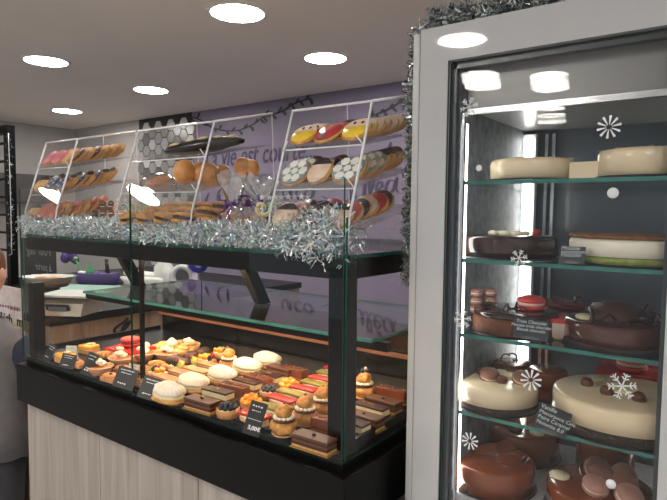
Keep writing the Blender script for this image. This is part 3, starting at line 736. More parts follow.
# ------------------------------------------------------------------ biscuits in the racks
bisc_m = mat('baked_biscuit', (216, 164, 98), .75, .18, 90, rgb2=(180, 122, 62), bump=.25)
ICE = {'yellow': mat('yellow_icing', (244, 206, 58), .4, .06), 'red': mat('red_icing', (196, 62, 66), .4, .06), 'pink': mat('pink_icing', (222, 130, 140), .45, .06),
       'cream': mat('cream_icing', (236, 208, 184), .45, .06), 'blue': mat('slate_blue_icing', (88, 108, 140), .45, .08), 'brown': mat('brown_icing', (132, 86, 58), .45, .1),
       'dark': mat('dark_icing', (52, 46, 50), .4, .1), 'white': mat('white_icing', (238, 236, 230), .45, .04), 'green': mat('grey_green_icing', (140, 160, 156), .45, .05),
       'plain': mat('pale_biscuit_top', (228, 184, 124), .7, .1, 80), 'orange': mat('salmon_icing', (220, 110, 90), .45, .06)}
def biscuit(col, r=.036, deco=None):
    t = thing('iced_biscuit', 'x', 'biscuit')
    obj('biscuit', B().disc(r, .009, 24, bev=.003, wob=.03, seed=len(col)), bisc_m, t)
    obj('icing', B().lathe([(0, .009), (r*.93, .009), (r*.91, .0115), (0, .012)], 24), ICE[col], t)
    if deco == 'ball':
        b = B()
        for a in range(6): b.prism([(math.cos(PI/3*k)*r*.3+math.cos(PI/3*a)*r*.6, math.sin(PI/3*k)*r*.3+math.sin(PI/3*a)*r*.6) for k in range(6)], .0012, z0=.0116)
        b.prism([(math.cos(PI/3*k)*r*.24, math.sin(PI/3*k)*r*.24) for k in range(6)], .0012, z0=.0118)
        obj('white_patches', b, ICE['white'], t, 'white football patches')
    elif deco == 'half':
        obj('pale_icing', B().prism([(math.cos(a)*r*.95, math.sin(a)*r*.95) for a in [.25+i*(PI-.5)/10 for i in range(11)]], .003, z0=.0112), ICE['cream'], t, 'pale upper icing')
        obj('icing_dots', B().ell((-.011, .019, .0145), (.004, .005, .002), 8, 5).ell((.009, .019, .0145), (.004, .005, .002), 8, 5), ICE['dark'], t, 'two dark icing dots')
    elif deco == 'wedge':
        obj('dark_icing', B().prism([(0, -.004), (.014, -.03), (-.014, -.03)], .0012, z0=.0118), ICE['dark'], t, 'dark icing wedge')
    elif deco == 'band':
        obj('dark_icing', B().prism([(math.cos(a)*r*.96, math.sin(a)*r*.96) for a in [.5+i*(PI-1)/10 for i in range(11)]], .002, z0=.0112), ICE['dark'], t, 'dark icing band')
    elif deco == 'dots':
        b = B()
        for i in range(5): b.ell((math.cos(i*1.26)*.018, math.sin(i*1.26)*.018, .0122), (.004, .004, .0015), 7, 4)
        obj('icing_dots', b, ICE['white'], t, 'small white icing dots')
    return t
BK = {'yellow': biscuit('yellow', .036, 'half'), 'red': biscuit('red', .037, 'wedge'), 'ball': biscuit('green', .040, 'ball'), 'pink': biscuit('pink', .036), 'pinkface': biscuit('cream', .036, 'band'),
      'tan': biscuit('plain', .036), 'brown': biscuit('brown', .036, 'dots'), 'blue': biscuit('blue', .036, 'dots'), 'gold': biscuit('plain', .036, 'band'), 'salmon': biscuit('orange', .037), 'dark': biscuit('dark', .036, 'dots'), 'cream': biscuit('cream', .036)}
DESC = {'yellow': 'yellow iced biscuit with pale top', 'red': 'red iced biscuit with dark wedge', 'ball': 'football iced biscuit', 'pink': 'pink iced biscuit', 'pinkface': 'cream iced biscuit with dark band', 'tan': 'plain tan biscuit',
        'brown': 'brown iced biscuit', 'blue': 'blue iced biscuit', 'gold': 'tan biscuit with dark band', 'salmon': 'salmon iced biscuit', 'dark': 'dark iced biscuit', 'cream': 'cream iced biscuit'}
ORD = ['frontmost', 'second from front', 'third from front', 'fourth from front', 'fifth from front', 'sixth from front', 'seventh from front', 'eighth from front']
def fill(rk, rname, q, cols, pitch=.03, tilt=.62, s0=.035, scale=1):
    cx, w, yf, zf, sl, L = TIER[(rk, q)]
    n = len(cols); tn = ('top', 'middle', 'bottom')[q]
    for i, col in enumerate(cols):
        x = cx+(i-(n-1)/2)*(w-.082)/max(1, n-1)
        side = ('left', 'middle', 'right')[i] if n == 3 else ('left', 'right')[i]
        for j, k in enumerate(col):
            s = s0+j*pitch; lift = .002+math.sin(tilt)*.037*scale
            jx = RND.uniform(-.003, .003)
            loc = (x+jx, yf+s*math.cos(sl)-lift*math.sin(sl), zf+s*math.sin(sl)+lift*math.cos(sl)+.0015)
            place(BK[k], loc, (sl+tilt+RND.uniform(-.05, .05), 0, RND.uniform(-.15, .15)), f'{DESC[k]}, {ORD[j]}, {side} column, {tn} tier, {rname} rack', f'biscuits on the {tn} tier of the {rname} rack')
fill(RA, 'left', 0, [['pink', 'pink', 'tan', 'tan'], ['pink', 'tan', 'brown', 'tan'], ['tan', 'brown', 'tan', 'brown', 'tan', 'tan', 'tan']])
fill(RA, 'left', 1, [['gold', 'blue', 'gold', 'blue'], ['blue', 'gold', 'blue', 'gold'], ['blue', 'gold', 'blue', 'gold', 'blue', 'gold', 'gold']])
fill(RA, 'left', 2, [['gold', 'blue', 'salmon'], ['salmon', 'blue', 'salmon'], ['salmon', 'tan', 'salmon', 'tan', 'salmon', 'salmon']], .034)
fill(RC, 'right', 0, [['yellow', 'yellow', 'cream'], ['red', 'red', 'pinkface'], ['yellow', 'yellow', 'cream', 'cream', 'cream', 'cream', 'cream']], tilt=.5)
fill(RC, 'right', 1, [['ball', 'ball', 'gold'], ['pinkface', 'dark', 'gold'], ['ball', 'ball', 'ball', 'ball', 'gold', 'gold', 'gold']], tilt=.7, s0=.04)
fill(RC, 'right', 2, [['pinkface', 'cream', 'dark'], ['dark', 'pinkface', 'red'], ['pinkface', 'red', 'dark', 'cream', 'red', 'dark']], .034)
# loaf, brioches and sandwich biscuits in the middle rack
cx, w, yf, zf, sl, L = TIER[(RB, 0)]
bread = mat('black_bread_crust', (30, 26, 27), .25, .15, 50, coat=.3)
t = thing('dark_loaf', 'long glossy black loaf with cream cuts on the middle rack top shelf', 'bread', (cx+.075, yf+.08*math.cos(sl), zf+.075*math.sin(sl)+.001), (0, -.13, .5))
obj('crust', B().ell((0, 0, .023), (.122, .03, .021), 26, 10, .06, 3, zcut=-.021), bread, t)
for i in range(5): obj('pale_cut', B().ell((-.085+.042*i, -.006, .0415-.003*abs(i-2)), (.024, .011, .005), 12, 6, .15, i, rot=(0, 0, -.5)), mat('pale_bread_crumb', (238, 212, 156), .8, .08, 80), t)
brio = mat('brioche_crust', (222, 162, 96), .45, .2, 25, rgb2=(186, 118, 58), coat=.15)
cx, w, yf, zf, sl, L = TIER[(RB, 1)]
def brioche(label, dx, s, lobes, rz):
    t = thing('brioche_loaf', label, 'bread', (cx+dx, yf+s*math.cos(sl), zf+s*math.sin(sl)+.003), (sl, 0, rz), group='brioche loaves')
    for (x, y, r, h) in lobes: obj('lobe', B().ell((x, y, h*.95), (r, r*.85, h), 18, 10, .07, x*50, zcut=-h*.93, fr=25), brio, t)
brioche('large three-lobed brioche at the front of the middle rack', .088, .085, [(-.052, -.012, .03, .036), (.008, -.008, .046, .034), (.062, .006, .026, .03)], 1.15)
brioche('small round brioche behind the large one, by the wrapped bags', .13, .215, [(0, 0, .03, .03), (.024, .006, .024, .026)], .2)
pouch_m = clear('crinkled_film', (245, 238, 238), 2.2, .12, .16, (235, 215, 205), 1.5, .6, 70)
t = thing('wrapped_biscuit_pack', 'film-wrapped pink and tan biscuits left of the brioche', 'biscuit pack', (cx-.1, yf+.08, zf+.022), (sl, 0, .3))
obj('film_bag', B().ell((0, 0, .012), (.05, .06, .024), 16, 9, .25, 3, fr=60), pouch_m, t)
for i in range(3): obj('wrapped_biscuit', B().disc(.026, .008, 16, T=T_((-.014+.014*i, 0, .004+.005*i), (.3, .15, 0))), ICE['orange'] if i == 1 else bisc_m, t)
def sandwich():
    t = thing('sandwich_biscuit', 'x', 'biscuit')
    obj('lower_biscuit', B().disc(.034, .010, 20, bev=.004, wob=.05, seed=1), bisc_m, t)
    obj('dark_filling', B().disc(.032, .009, 20, T=T_((0, 0, .010))), choc_m, t)
    obj('upper_biscuit', B().ell((0, 0, .019), (.035, .035, .014), 18, 8, .08, 2, zcut=0), bisc_m, t); return t
sw = sandwich(); cx, w, yf, zf, sl, L = TIER[(RB, 2)]
for i in range(4):
    for j in range(3):
        s = .03+.072*j
        place(sw, (cx-.115+.077*i+.01*(j % 2), yf+s*math.cos(sl), zf+s*math.sin(sl)+.004), (sl, 0, i), f'tan and dark sandwich biscuit, {ORD[j]}, {("leftmost", "second", "third", "rightmost")[i]} column, middle rack bottom tier', 'sandwich biscuits on the middle rack')
# sweets standing on the case top
def pop(name, label, cat, c1, c2, x, y, g):
    t = thing(name, label, cat, (x, y, 1.334), (0, 0, .6), g)
    obj('stick', B().tube([(0, 0, 0), (0, 0, .1)], .0022, 6), white_pl, t)
    b = B(); b2 = B()
    pts = [(math.cos(a)*(.004+.0028*a), 0, .095+math.sin(a)*(.004+.0028*a)) for a in [i*.35 for i in range(19)]]
    b.tube(pts, .0052, 7); b2.tube([(p[0]*1.02, -.003, .095+(p[2]-.095)*1.02) for p in pts], .0032, 6)
    obj('swirl', b, mat('white_marshmallow', (240, 238, 226), .7, .05), t); obj('coloured_swirl', b2, c2, t, 'coloured swirl stripe')
    obj('star_tip', B().prism([(math.cos(PI/2+i*PI/5)*(.008 if i % 2 == 0 else .0035), math.sin(PI/2+i*PI/5)*(.008 if i % 2 == 0 else .0035)) for i in range(10)], .004, T=T_((0, .002, .121), (PI/2, 0, 0))), white_pl, t)
PC = [('green', mat('mint_sugar', (150, 200, 140), .6)), ('pink', mat('rose_sugar', (232, 150, 160), .6)), ('teal', mat('teal_sugar', (60, 160, 160), .6)), ('yellow', mat('yellow_sugar', (240, 210, 110), .6))]
NUM = ['first', 'second', 'third', 'fourth', 'fifth', 'sixth', 'seventh', 'eighth', 'ninth', 'tenth']
for i, px in enumerate((118, 125, 132, 139, 146, 152)):
    p = ony(px, 205, 1.10+.03*(i % 2)); c = PC[(1, 2, 0, 3, 0, 1)[i]]
    pop('swirl_lollipop', f'{c[0]} and white swirl lollipop, {NUM[i]} from left between left and middle racks', 'lollipop', None, c[1], p.x, p.y, 'lollipops between left and middle racks')
for i, px in enumerate((268, 275, 281, 287, 294, 300, 307, 313)):
    p = ony(px, 205, 1.02+.03*(i % 2)); c = PC[(3, 0, 0, 1, 1, 0, 1, 1)[i]]
    pop('swirl_lollipop', f'{c[0]} and white swirl lollipop, {NUM[i]} from left beside the wrapped bags', 'lollipop', None, c[1], p.x, p.y-.02, 'lollipops beside the wrapped bags')
ging = mat('gingerbread', (128, 84, 60), .7, .15, 60)
for i, px in enumerate((95, 103, 111)):
    p = ony(px, 205, 1.12)
    t = thing('gingerbread_man', f'brown gingerbread man on a stick, {NUM[i]} of three right of the left rack', 'biscuit', (p.x, p.y, 1.334), (0, 0, .6), 'gingerbread men on sticks')
    b = B().ell((0, 0, .108), (.011, .005, .011), 12, 8).box((0, 0, .085), (.018, .008, .028), bev=.003)
    for s in (-1, 1): b.box((s*.013, 0, .092), (.016, .008, .009), rot=(0, s*.3, 0), bev=.003); b.box((s*.006, 0, .064), (.009, .008, .022), rot=(0, -s*.2, 0), bev=.003)
    obj('gingerbread_body', b, ging, t); obj('stick', B().tube([(0, 0, 0), (0, 0, .06)], .002, 6), white_pl, t)
    obj('icing_trim', B().ell((-.004, -.005, .11), (.0016,)*3, 6, 4).ell((.004, -.005, .11), (.0016,)*3, 6, 4).box((0, -.0045, .098), (.014, .002, .002)).box((0, -.0045, .075), (.016, .002, .002)), ICE['white'], t)
violet = mat('violet_ribbon', (110, 62, 150), .3, .1, 30, coat=.2)
cello = clear('cellophane', (250, 250, 250), 4.5, .08, .16, (240, 240, 245), 1.5, .9, 45)
def gift_bag(label, px, Y, h, rz, seed):
    p = ony(px, 215, Y); t = thing('wrapped_gift_bag', label, 'gift bag', (p.x, p.y, 1.334), (0, 0, rz), 'cellophane bags tied with violet ribbon')
    R = random.Random(seed); b = B(); n = 26; pr = [(.0, .0), (.034, .0), (.04, .035), (.034, .07), (.012, .098), (.016, .112), (.044, h), (.05, h+.02)]
    vs = []; k = len(pr)
    for i in range(n):
        a = 2*PI*i/n
        for (r_, z) in pr:
            rr = r_*(1+.22*math.sin(a*5+seed+z*20)*(1 if z > .09 else .3)); vs.append((math.cos(a)*rr, math.sin(a)*rr*.8, z+(.012*math.sin(a*4+seed) if z > h-.01 else 0)))
    b.add(vs, [[i*k+q, ((i+1) % n)*k+q, ((i+1) % n)*k+q+1, i*k+q+1] for i in range(n) for q in range(k-1)], None, True)
    f = obj('cellophane', b, cello, t)
    obj('ribbon_knot', B().ell((0, 0, .104), (.015, .013, .007), 12, 6, .2, seed), violet, t)
    for q in range(5):
        a = R.uniform(0, 6.28); L = R.uniform(.03, .055)
        pts = [(math.cos(a)*L*u+.006*math.sin(u*14), -.012+math.sin(a)*.02*u, .104+(.02*u-.06*u*u*(q % 2))+.005*math.cos(u*14)) for u in [i/12 for i in range(13)]]
        obj('ribbon_tail', B().tube(pts, .0026, 4), violet, t)
    for q in range(4):
        obj('wrapped_biscuit', B().ell((R.uniform(-.015, .015), R.uniform(-.012, .012), .018+.016*q), (.02, .016, .012), 12, 7, .15, q), choux_m if q % 2 else bisc_m, t)
gift_bag('wrapped bag of biscuits with violet ribbon nearest the brioche', 234, 1.03, .16, .2, 1)
gift_bag('wrapped bag with violet ribbon in front of the script, middle', 247, 1.10, .15, .9, 4)
gift_bag('wrapped bag with violet ribbon beside the lollipops', 262, 1.03, .145, 1.7, 7)

# ------------------------------------------------------------------ refrigerated cake cabinet
YG = 1.10; FX0, FX1 = -.594, -.036
fr = thing('cake_fridge', 'tall grey glass-door fridge full of round cakes', 'fridge', ((FX0+FX1)/2, 1.4, 0))
FI = Matrix.Translation((-(FX0+FX1)/2, -1.4, 0))
def fpart(name, b, m, label=None, parent=None):
    b.v = [tuple(FI @ Vector(p)) for p in b.v]; return obj(name, b, m, parent or fr, label)
cab = mat('grey_cabinet', (150, 152, 154), .3, .05, 8)
inner = mat('fridge_liner', (96, 104, 112), .25, .1, 6, coat=.2)
inner_side = mat('fridge_side_liner', (112, 120, 126), .6, .3, 45)
gask = mat('dark_gasket', (66, 72, 78), .3, .1, 20)
FT = 1.808
fpart('cabinet_side', B().box((FX0+.02, 1.44, FT/2), (.04, .62, FT-.01)), cab)
fpart('cabinet_side', B().box((FX1-.02, 1.44, FT/2), (.04, .62, FT-.01)), cab)
fpart('cabinet_back', B().box(((FX0+FX1)/2, 1.66, FT/2), (FX1-FX0-.08, .18, FT-.01)), cab)
fpart('cabinet_top', B().box(((FX0+FX1)/2, 1.44, FT-.03), (FX1-FX0-.01, .62, .05)), cab)
fpart('cabinet_base', B().box(((FX0+FX1)/2, 1.44, .38), (FX1-FX0-.08, .6, .76)), cab)
OX0, OX1 = -.53, -.118
d = fpart('door_frame', B().box(((FX0+OX0)/2, YG+.008, FT/2+.1), (OX0-FX0, .016, FT-.2)).box(((OX0+OX1)/2, YG+.008, (1.735+FT)/2), (OX1-OX0, .016, FT-1.735)).box(((OX1+FX1)/2, YG+.008, FT/2+.1), (FX1-OX1, .016, FT-.2)).box(((OX0+OX1)/2, YG+.008, .4), (OX1-OX0, .016, .6)), grey_paint, 'glossy grey glass door border')
fpart('edge_profile', B().box((FX0-.0105, YG+.016, FT/2+.1), (.017, .03, FT-.21), bev=.004), mat('pale_aluminium', (196, 197, 196), .35, .03, 10), 'pale vertical edge profile')
fpart('gasket', B().box((-.523, YG+.028, 1.1), (.012, .022, 1.26)).box((-.324, YG+.028, 1.727), (.40, .022, .014)).box((-.122, YG+.028, 1.1), (.01, .022, 1.24)), gask)
fpart('spacer_bar', B().box((-.529, YG+.02, 1.1), (.003, .004, 1.26)).box((-.516, YG+.033, 1.1), (.003, .004, 1.26)), chrome)
fpart('door_glass', pane((-.324, YG+.004, 1.22), (.41, .004, 1.03), 'y'), [door_clear, glass_edge])
for yy, an in ((.011, -.007), (.019, -.013)):
    gp = pane((0, 0, 0), (.41, .004, 1.02), 'y'); X_ = T_((-.324, YG+yy, 1.22), (an, 0, 0)); gp.v = [tuple(X_ @ Vector(q)) for q in gp.v]
    fpart('door_glass', gp, [door_clear, glass_edge])
fpart('inner_wall', B().box((-.517, 1.35, 1.25), (.01, .44, .98)), inner_side)
fpart('inner_wall', B().box((-.05, 1.35, 1.25), (.01, .44, .98)), inner_side)
fpart('inner_back', B().box((-.2835, 1.565, 1.25), (.476, .01, .98)), inner)
fpart('inner_floor', B().box((-.2835, 1.345, .793), (.456, .42, .03)), mat('pale_speckled_tray', (190, 188, 196), .4, .2, 160))
hd = fpart('header_panel', B().box((-.2835, 1.36, 1.686), (.454, .40, .09)), mat('header_grey', (150, 150, 150), .25, .05, 6))
fpart('header_rim', B().box((-.2835, 1.156, 1.635), (.454, .01, .012)), chrome, None)
coolled = emission('cool_led', (250, 248, 242), 9)
for x in (-.494, -.074):
    fpart('light_housing', B().box((x, 1.532, 1.21), (.034, .02, .84)), white_pl)
    fpart('light_strip', B().box((x, 1.52, 1.21), (.02, .008, .82)), coolled, 'bright vertical light strip')
for x in (-.455, -.437, -.12): fpart('shelf_rail', B().box((x, 1.548, 1.21), (.008, .012, .84)), chrome)
for x in (-.508, -.058): fpart('light_strip', B().box((x, 1.150, 1.2), (.005, .012, .82)), emission('jamb_led', (250, 248, 242), 7), 'thin bright light strip inside the door jamb')
fpart('shelf_upright', B().box((-.506, 1.135, 1.21), (.005, .01, .84)), chrome)
SH = [1.489, 1.324, 1.162, .992]
for z in SH: fpart('glass_shelf', pane((-.2825, 1.335, z-.004), (.448, .39, .008), 'z'), [shelf_glass, shelf_edge])
SH.append(.808)

cakeboard = mat('black_cake_board', (24, 22, 22), .35)
ivory = mat('ivory_glaze', (242, 222, 186), .25, .05, 10, coat=.25)
choc_glz = mat('dark_mirror_glaze', (58, 34, 28), .12, .12, 14, coat=.5)
car_glz = mat('caramel_mirror_glaze', (136, 70, 38), .12, .12, 12, coat=.5, rgb2=(104, 50, 28))
crumb = mat('black_crumb', (30, 23, 21), .85, .3, 260, rgb2=(74, 58, 50), bump=1, bscale=260)
browncrumb = mat('brown_crumb', (112, 66, 38), .8, .2, 90, bump=.8, bscale=150)
fridge_white = mat('white_entremet', (240, 234, 214), .35, .04, 10)
def cake(label, cx, cy, z, r, layers, name='round_cake', n=44, sx=1):
    t = thing(name, label, 'cake', (cx, cy, z+.001)); h = .003
    obj('cake_board', B().disc(r*1.06, .003, n, bev=.001, sx=sx), cakeboard, t)
    for pn, hh, m, dr in layers:
        bv = min(.008, hh*.3)
        obj(pn, B().lathe([(0, h), (r+dr, h), (r+dr, h+hh-bv), (r+dr-bv*.35, h+hh-bv*.3), (r+dr-bv, h+hh), (0, h+hh+.0005)], n, sx=sx, wob=.035 if 'crumb' in pn else 0), m, t); h += hh
    return t, h
def fx(pl, pr_, y): a = ony(pl, 250, y); b_ = ony(pr_, 250, y); return (a.x+b_.x)/2, (b_.x-a.x)/2
def macaron(t, p, r, m, rot=(0, 0, 0)):
    o = obj('macaron', B().ell((0, 0, r*.25), (r, r, r*.38), 18, 6, zcut=-r*.2, T=T_(p, rot)).ell((0, 0, r*.72), (r, r, r*.38), 18, 6, T=T_(p, rot)), m, t)
    obj('macaron_filling', B().lathe([(0, r*.4), (r*.92, r*.4), (r*.92, r*.58), (0, r*.58)], 18, T=T_(p, rot)), ICE['cream'], o)
mac_br = mat('cocoa_macaron', (134, 92, 76), .6, .08, 80); mac_pk = mat('pale_cocoa_macaron', (178, 132, 118), .6, .06, 80); truff = mat('truffle', (104, 62, 44), .5, .15, 60)
def curls(t, n, r, z, m, seed, sc=.02):
    R = random.Random(seed)
    for i in range(n):
        a = R.uniform(0, 6.28); q = R.uniform(.1, 1)*r; s = R.uniform(.7, 1.3)*sc; rz = R.uniform(0, 6.28)
        pts = [(math.cos(u)*s*.4, u*s*.35-s, math.sin(u)*s*.4+s*.35) for u in [k*.6 for k in range(11)]]
        obj('chocolate_curl', B().tube(pts, s*.12, 5, T=T_((math.cos(a)*q, math.sin(a)*q, z), (R.uniform(-.4, .4), R.uniform(-.4, .4), rz))), m, t)
def tagdisc(t, x, y, z, r=.016): obj('cake_tag', B().lathe([(0, 0), (r, 0), (r, .002), (0, .002)], 22, sx=1.5, T=T_((x, y, z), (.35, 0, 0))), mat('ivory_tag', (226, 216, 176), .4), t)
def lcx(pl, pr_, yfront):
    """centre and radius of a round cake whose front touches yfront and whose silhouette spans two pixel columns"""
    r = .1
    for _ in range(12): cx, r = fx(pl, pr_, yfront+r); r *= .985
    return cx, yfront+r, r
# shelf one
x, y, r = lcx(490, 571, 1.15); t, h = cake('sliced ivory cake on the top fridge shelf, left of two', x, y, SH[0], r, [('cake_body', .042, ivory, 0)])
for a in (0, PI/4, PI/2, PI*.75): obj('slice_line', B().box((0, 0, h+.0006), (r*2, .0015, .001), rot=(0, 0, a)), pear_m, t)
x, y, r = lcx(594, 690, 1.142); t, h = cake('sliced ivory cake on the top fridge shelf, nearest the right edge', x, y, SH[0], r, [('cake_body', .05, ivory, 0)])
for a in (.3, PI/4+.3, PI/2+.3, PI*.75+.3): obj('slice_line', B().box((0, 0, h+.0006), (r*2, .0015, .001), rot=(0, 0, a)), pear_m, t)
t = thing('cake_slice', 'small cut piece of ivory cake between two ivory cakes', 'cake', (*fx(577, 592, 1.22)[:1], 1.22, SH[0]+.001))
obj('cake_body', B().prism([(-.03, -.02), (.028, -.03), (.03, .03), (-.02, .03)], .034), ivory, t)
# shelf two
x, y, r = lcx(464, 557, 1.14); t, h = cake('dark chocolate glazed cake on the second fridge shelf', x, y, SH[1], r, [('cake_body', .046, choc_glz, 0)])
for i in range(5): obj('meringue_piece', B().ell((-.03+.014*i, -.02+.01*(i % 2), h+.004), (.012, .009, .006), 10, 6, .2, i), white_cream, t)
obj('raspberry', B().ell((.06, .0, h+.006), (.009, .009, .009), 10, 7, .15, 1), rasp_m, t); obj('meringue_piece', B().ell((.03, .02, h+.004), (.012, .009, .006), 10, 6, .2, 7), white_cream, t)
x, y, r = lcx(570, 706, 1.14); t, h = cake('white cake with green base and nut crust on the second shelf', x, y, SH[1], r, [('green_base', .014, mat('green_pistachio_sponge', (150, 160, 84), .8, .2, 60), -.002), ('white_body', .034, fridge_white, 0), ('nut_crumb', .006, mat('toasted_crumb', (150, 100, 62), .8, .25, 90, bump=.8), .001)])
# shelf three
x, y, r = lcx(477, 562, 1.14); t, h = cake('chocolate gateau with red macaron and curls, third shelf left', x, y, SH[2], r, [('brown_crumb', .036, browncrumb, 0), ('dark_glaze', .01, choc_glz, -.002)])
macaron(t, (.03, .01, h), .03, mac_red); curls(t, 9, r*.8, h, choc_m, 3, .016)
x, y, r = lcx(568, 684, 1.138); t, h = cake('large glossy chocolate cake with shavings, third shelf right', x, y, SH[2], r, [('crumb_base', .008, crumb, .002), ('cake_body', .04, mat('red_brown_glaze', (84, 46, 34), .12, .15, 14, coat=.5), 0)])
tagdisc(t, -.055, -.045, h+.004, .012); curls(t, 12, r*.7, h, choc_m, 5, .03)
obj('chocolate_fan', B().lathe([(0, 0), (.05, .012), (.045, .02), (.02, .03), (0, .034)], 26, ruf=.12, T=T_((-.01, 0, h), (.3, 0, 0))), mat('shaved_chocolate', (84, 56, 44), .5, .15, 60), t)
x, y, r = lcx(606, 650, 1.36); t, h = cake('small orange brown cake at the back of the third shelf', x, y, SH[2], r, [('cake_body', .05, mat('orange_brown_glaze', (150, 84, 52), .3), 0)])
x, y, r = lcx(540, 600, 1.36); t, h = cake('dark cake with red top rim at the back of the third shelf', x, y, SH[2], r, [('cake_body', .036, choc_glz, 0), ('red_top', .008, mat('dark_red_glaze', (120, 30, 40), .2, coat=.3), 0)])
curls(t, 5, r*.7, h, choc_m, 8, .016)
p = ony(556, 318, 1.2)
t = thing('square_red_cake', 'red square cake between the two chocolate cakes, third shelf', 'cake', (p.x+.01, 1.25, SH[2]+.001), (0, 0, .2))
obj('cake_board', B().box((0, 0, .0015), (.085, .09, .003)), gold_card, t); obj('biscuit_layer', B().box((0, 0, .018), (.078, .084, .03)), mat('pale_mousse', (214, 190, 176), .5), t); obj('red_glaze', B().box((0, 0, .038), (.08, .086, .01), bev=.003), red_gl, t)
p = ony(472, 300, 1.2)
t = thing('macaron_tower', 'stack of pale macarons at the left wall of the third shelf', 'macarons', (p.x+.012, 1.22, SH[2]+.001))
for i in range(3):
    for j in range(2): macaron(t, (-.012+.022*(j), .0+.03*j, .034+.018*i), .017, mac_pk, (0, 0, i))
obj('stand', B().lathe([(0, 0), (.03, 0), (.03, .003), (.012, .006), (.012, .03), (.032, .033), (0, .034)], 24), acrylic, t)
# shelf four
x, y, r = lcx(463, 542, 1.138); t, h = cake('ivory cake with macarons on black crumb, fourth shelf left', x, y, SH[3], r, [('crumb_base', .014, crumb, .003), ('ivory_body', .04, ivory, 0)])
obj('truffle', B().ell((-.045, .02, h+.006), (.013, .012, .01), 12, 7, .2, 1), truff, t); obj('truffle', B().ell((.018, -.018, h+.006), (.013, .012, .01), 12, 7, .2, 2), truff, t)
for (a, c) in ((-.015, -.01), (.052, .01)): macaron(t, (a, c, h), .022, mac_br, (.3, .2, 0))
obj('golden_flakes', B().ell((.02, .035, h+.003), (.025, .014, .005), 14, 6, .35, 3), cream_m, t); tagdisc(t, -.01, .05, h+.004, .009)
x, y, r = lcx(559, 712, 1.135); t, h = cake('large ivory cake with truffles on black crumb, fourth shelf right', x, y, SH[3], r, [('crumb_base', .018, crumb, .003), ('ivory_body', .046, ivory, 0)])
for (a, c) in ((-.07, .0), (-.025, -.04), (.035, -.045)): obj('truffle', B().ell((a, c, h+.007), (.013, .012, .012), 12, 7, .2, a*90), truff, t)
obj('golden_flakes', B().ell((-.01, .0, h+.004), (.035, .022, .008), 18, 7, .4, 3), cream_m, t); tagdisc(t, -.065, .05, h+.004, .012)
x, y, r = lcx(496, 536, 1.33); t, h = cake('brown glazed cake behind the left ivory cake', x, y, SH[3], r, [('cake_body', .06, milk_glaze, 0)])
curls(t, 3, r*.6, h, choc_m, 12, .016)
x, y, r = lcx(531, 575, 1.30); t, h = cake('brown cake with red base behind the slate sign, fourth shelf', x, y, SH[3], r, [('red_base', .026, mat('brick_red_glaze', (132, 50, 36), .3), 0), ('cake_body', .04, milk_glaze, -.004)])
p = ony(632, 395, 1.28)
t = thing('square_red_cake', 'red square cake with macaron behind the right ivory cake', 'cake', (ony(636, 385, 1.455).x, 1.455, SH[3]+.001), (0, 0, .12))
obj('cake_board', B().box((0, 0, .0015), (.17, .13, .003)), gold_card, t); obj('biscuit_layer', B().box((0, 0, .033), (.16, .12, .06)), mat('pale_mousse', (214, 190, 176), .5), t); obj('red_glaze', B().box((0, 0, .068), (.162, .122, .012), bev=.003), red_gl, t); macaron(t, (-.01, -.02, .074), .034, mac_red)
# fridge floor
x, y, r = lcx(461, 542, 1.138); t, h = cake('caramel glazed cake on the fridge floor at left', x, y, SH[4]-.0, r, [('cake_body', .056, car_glz, 0)])
for (a, c, rz) in ((-.03, .02, .4), (.03, .0, -.3), (.0, .05, 1)): obj('chocolate_shard', B().box((a, c, h+.006), (.055, .035, .002), rot=(.25, -.2, rz)), milk_glaze, t)
x, y, r = lcx(492, 566, 1.34); t, h = cake('caramel glazed cake behind another, with an ivory tag', x, y, SH[4], r, [('cake_body', .07, car_glz, 0)])
tagdisc(t, .05, -.04, h+.004, .012); obj('chocolate_shard', B().box((-.03, -.02, h+.014), (.06, .05, .003), rot=(.5, -.3, .4)), milk_glaze, t); obj('truffle', B().ell((.0, -.05, h+.008), (.02, .014, .012), 12, 7), truff, t)
x, y, r = lcx(556, 670, 1.138); t, h = cake('large caramel cake with cocoa macarons at the bottom right', x, y, SH[4], r, [('cake_body', .056, car_glz, 0)])
tagdisc(t, -.075, -.02, h+.004, .014)
for i, (a, c, q) in enumerate(((-.0, .01, .6), (.0, -.045, .3), (.042, .0, .5), (.058, -.05, .4), (-.02, .05, .8), (.03, .05, .8))): macaron(t, (a, c, h+.004), .026, (mac_br, mac_pk)[i % 2 == 1], (q, .1*i, .2))
x, y, r = lcx(584, 645, 1.36); t, h = cake('brown cake at the back of the fridge floor', x, y, SH[4], r, [('cake_body', .1, milk_glaze, 0)])
# slate signs in the fridge
slate = mat('dark_slate', (38, 46, 52), .5, .12, 40); ink_w = mat('white_chalk_ink', (205, 212, 214), .7, .03, 40)
def fridge_sign(label, pl, pr_, yt, yb, Y, lines, size, roll=0, lean=.15, m=slate):
    a = ony(pl, yb, Y); c = ony(pr_, yb, Y); tp = ony(pl, yt, Y); w = c.x-a.x; h = tp.z-a.z
    t = thing('cake_sign', label, 'sign', ((a.x+c.x)/2, Y, a.z), group='slate signs in the fridge')
    X = Euler((PI/2-lean, 0, 0)).to_matrix().to_4x4() @ Euler((0, 0, roll)).to_matrix().to_4x4()
    obj('slate', B().box((0, h/2, 0), (w, h, .002), T=X), m, t)
    obj('foot', B().box((0, .008, .003), (w*.5, .02, .006)), clear('clear_foot', haze=.1), t)
    b = B()
    for i, (s, al, k) in enumerate(lines): text_b(s, size*k, X @ Matrix.Translation(((0 if al == 'CENTER' else -w*.44), h*(.80-.2*i), .0014)), .0005, .15, 1, al, b=b)
    obj('writing', b, ink_w, t)
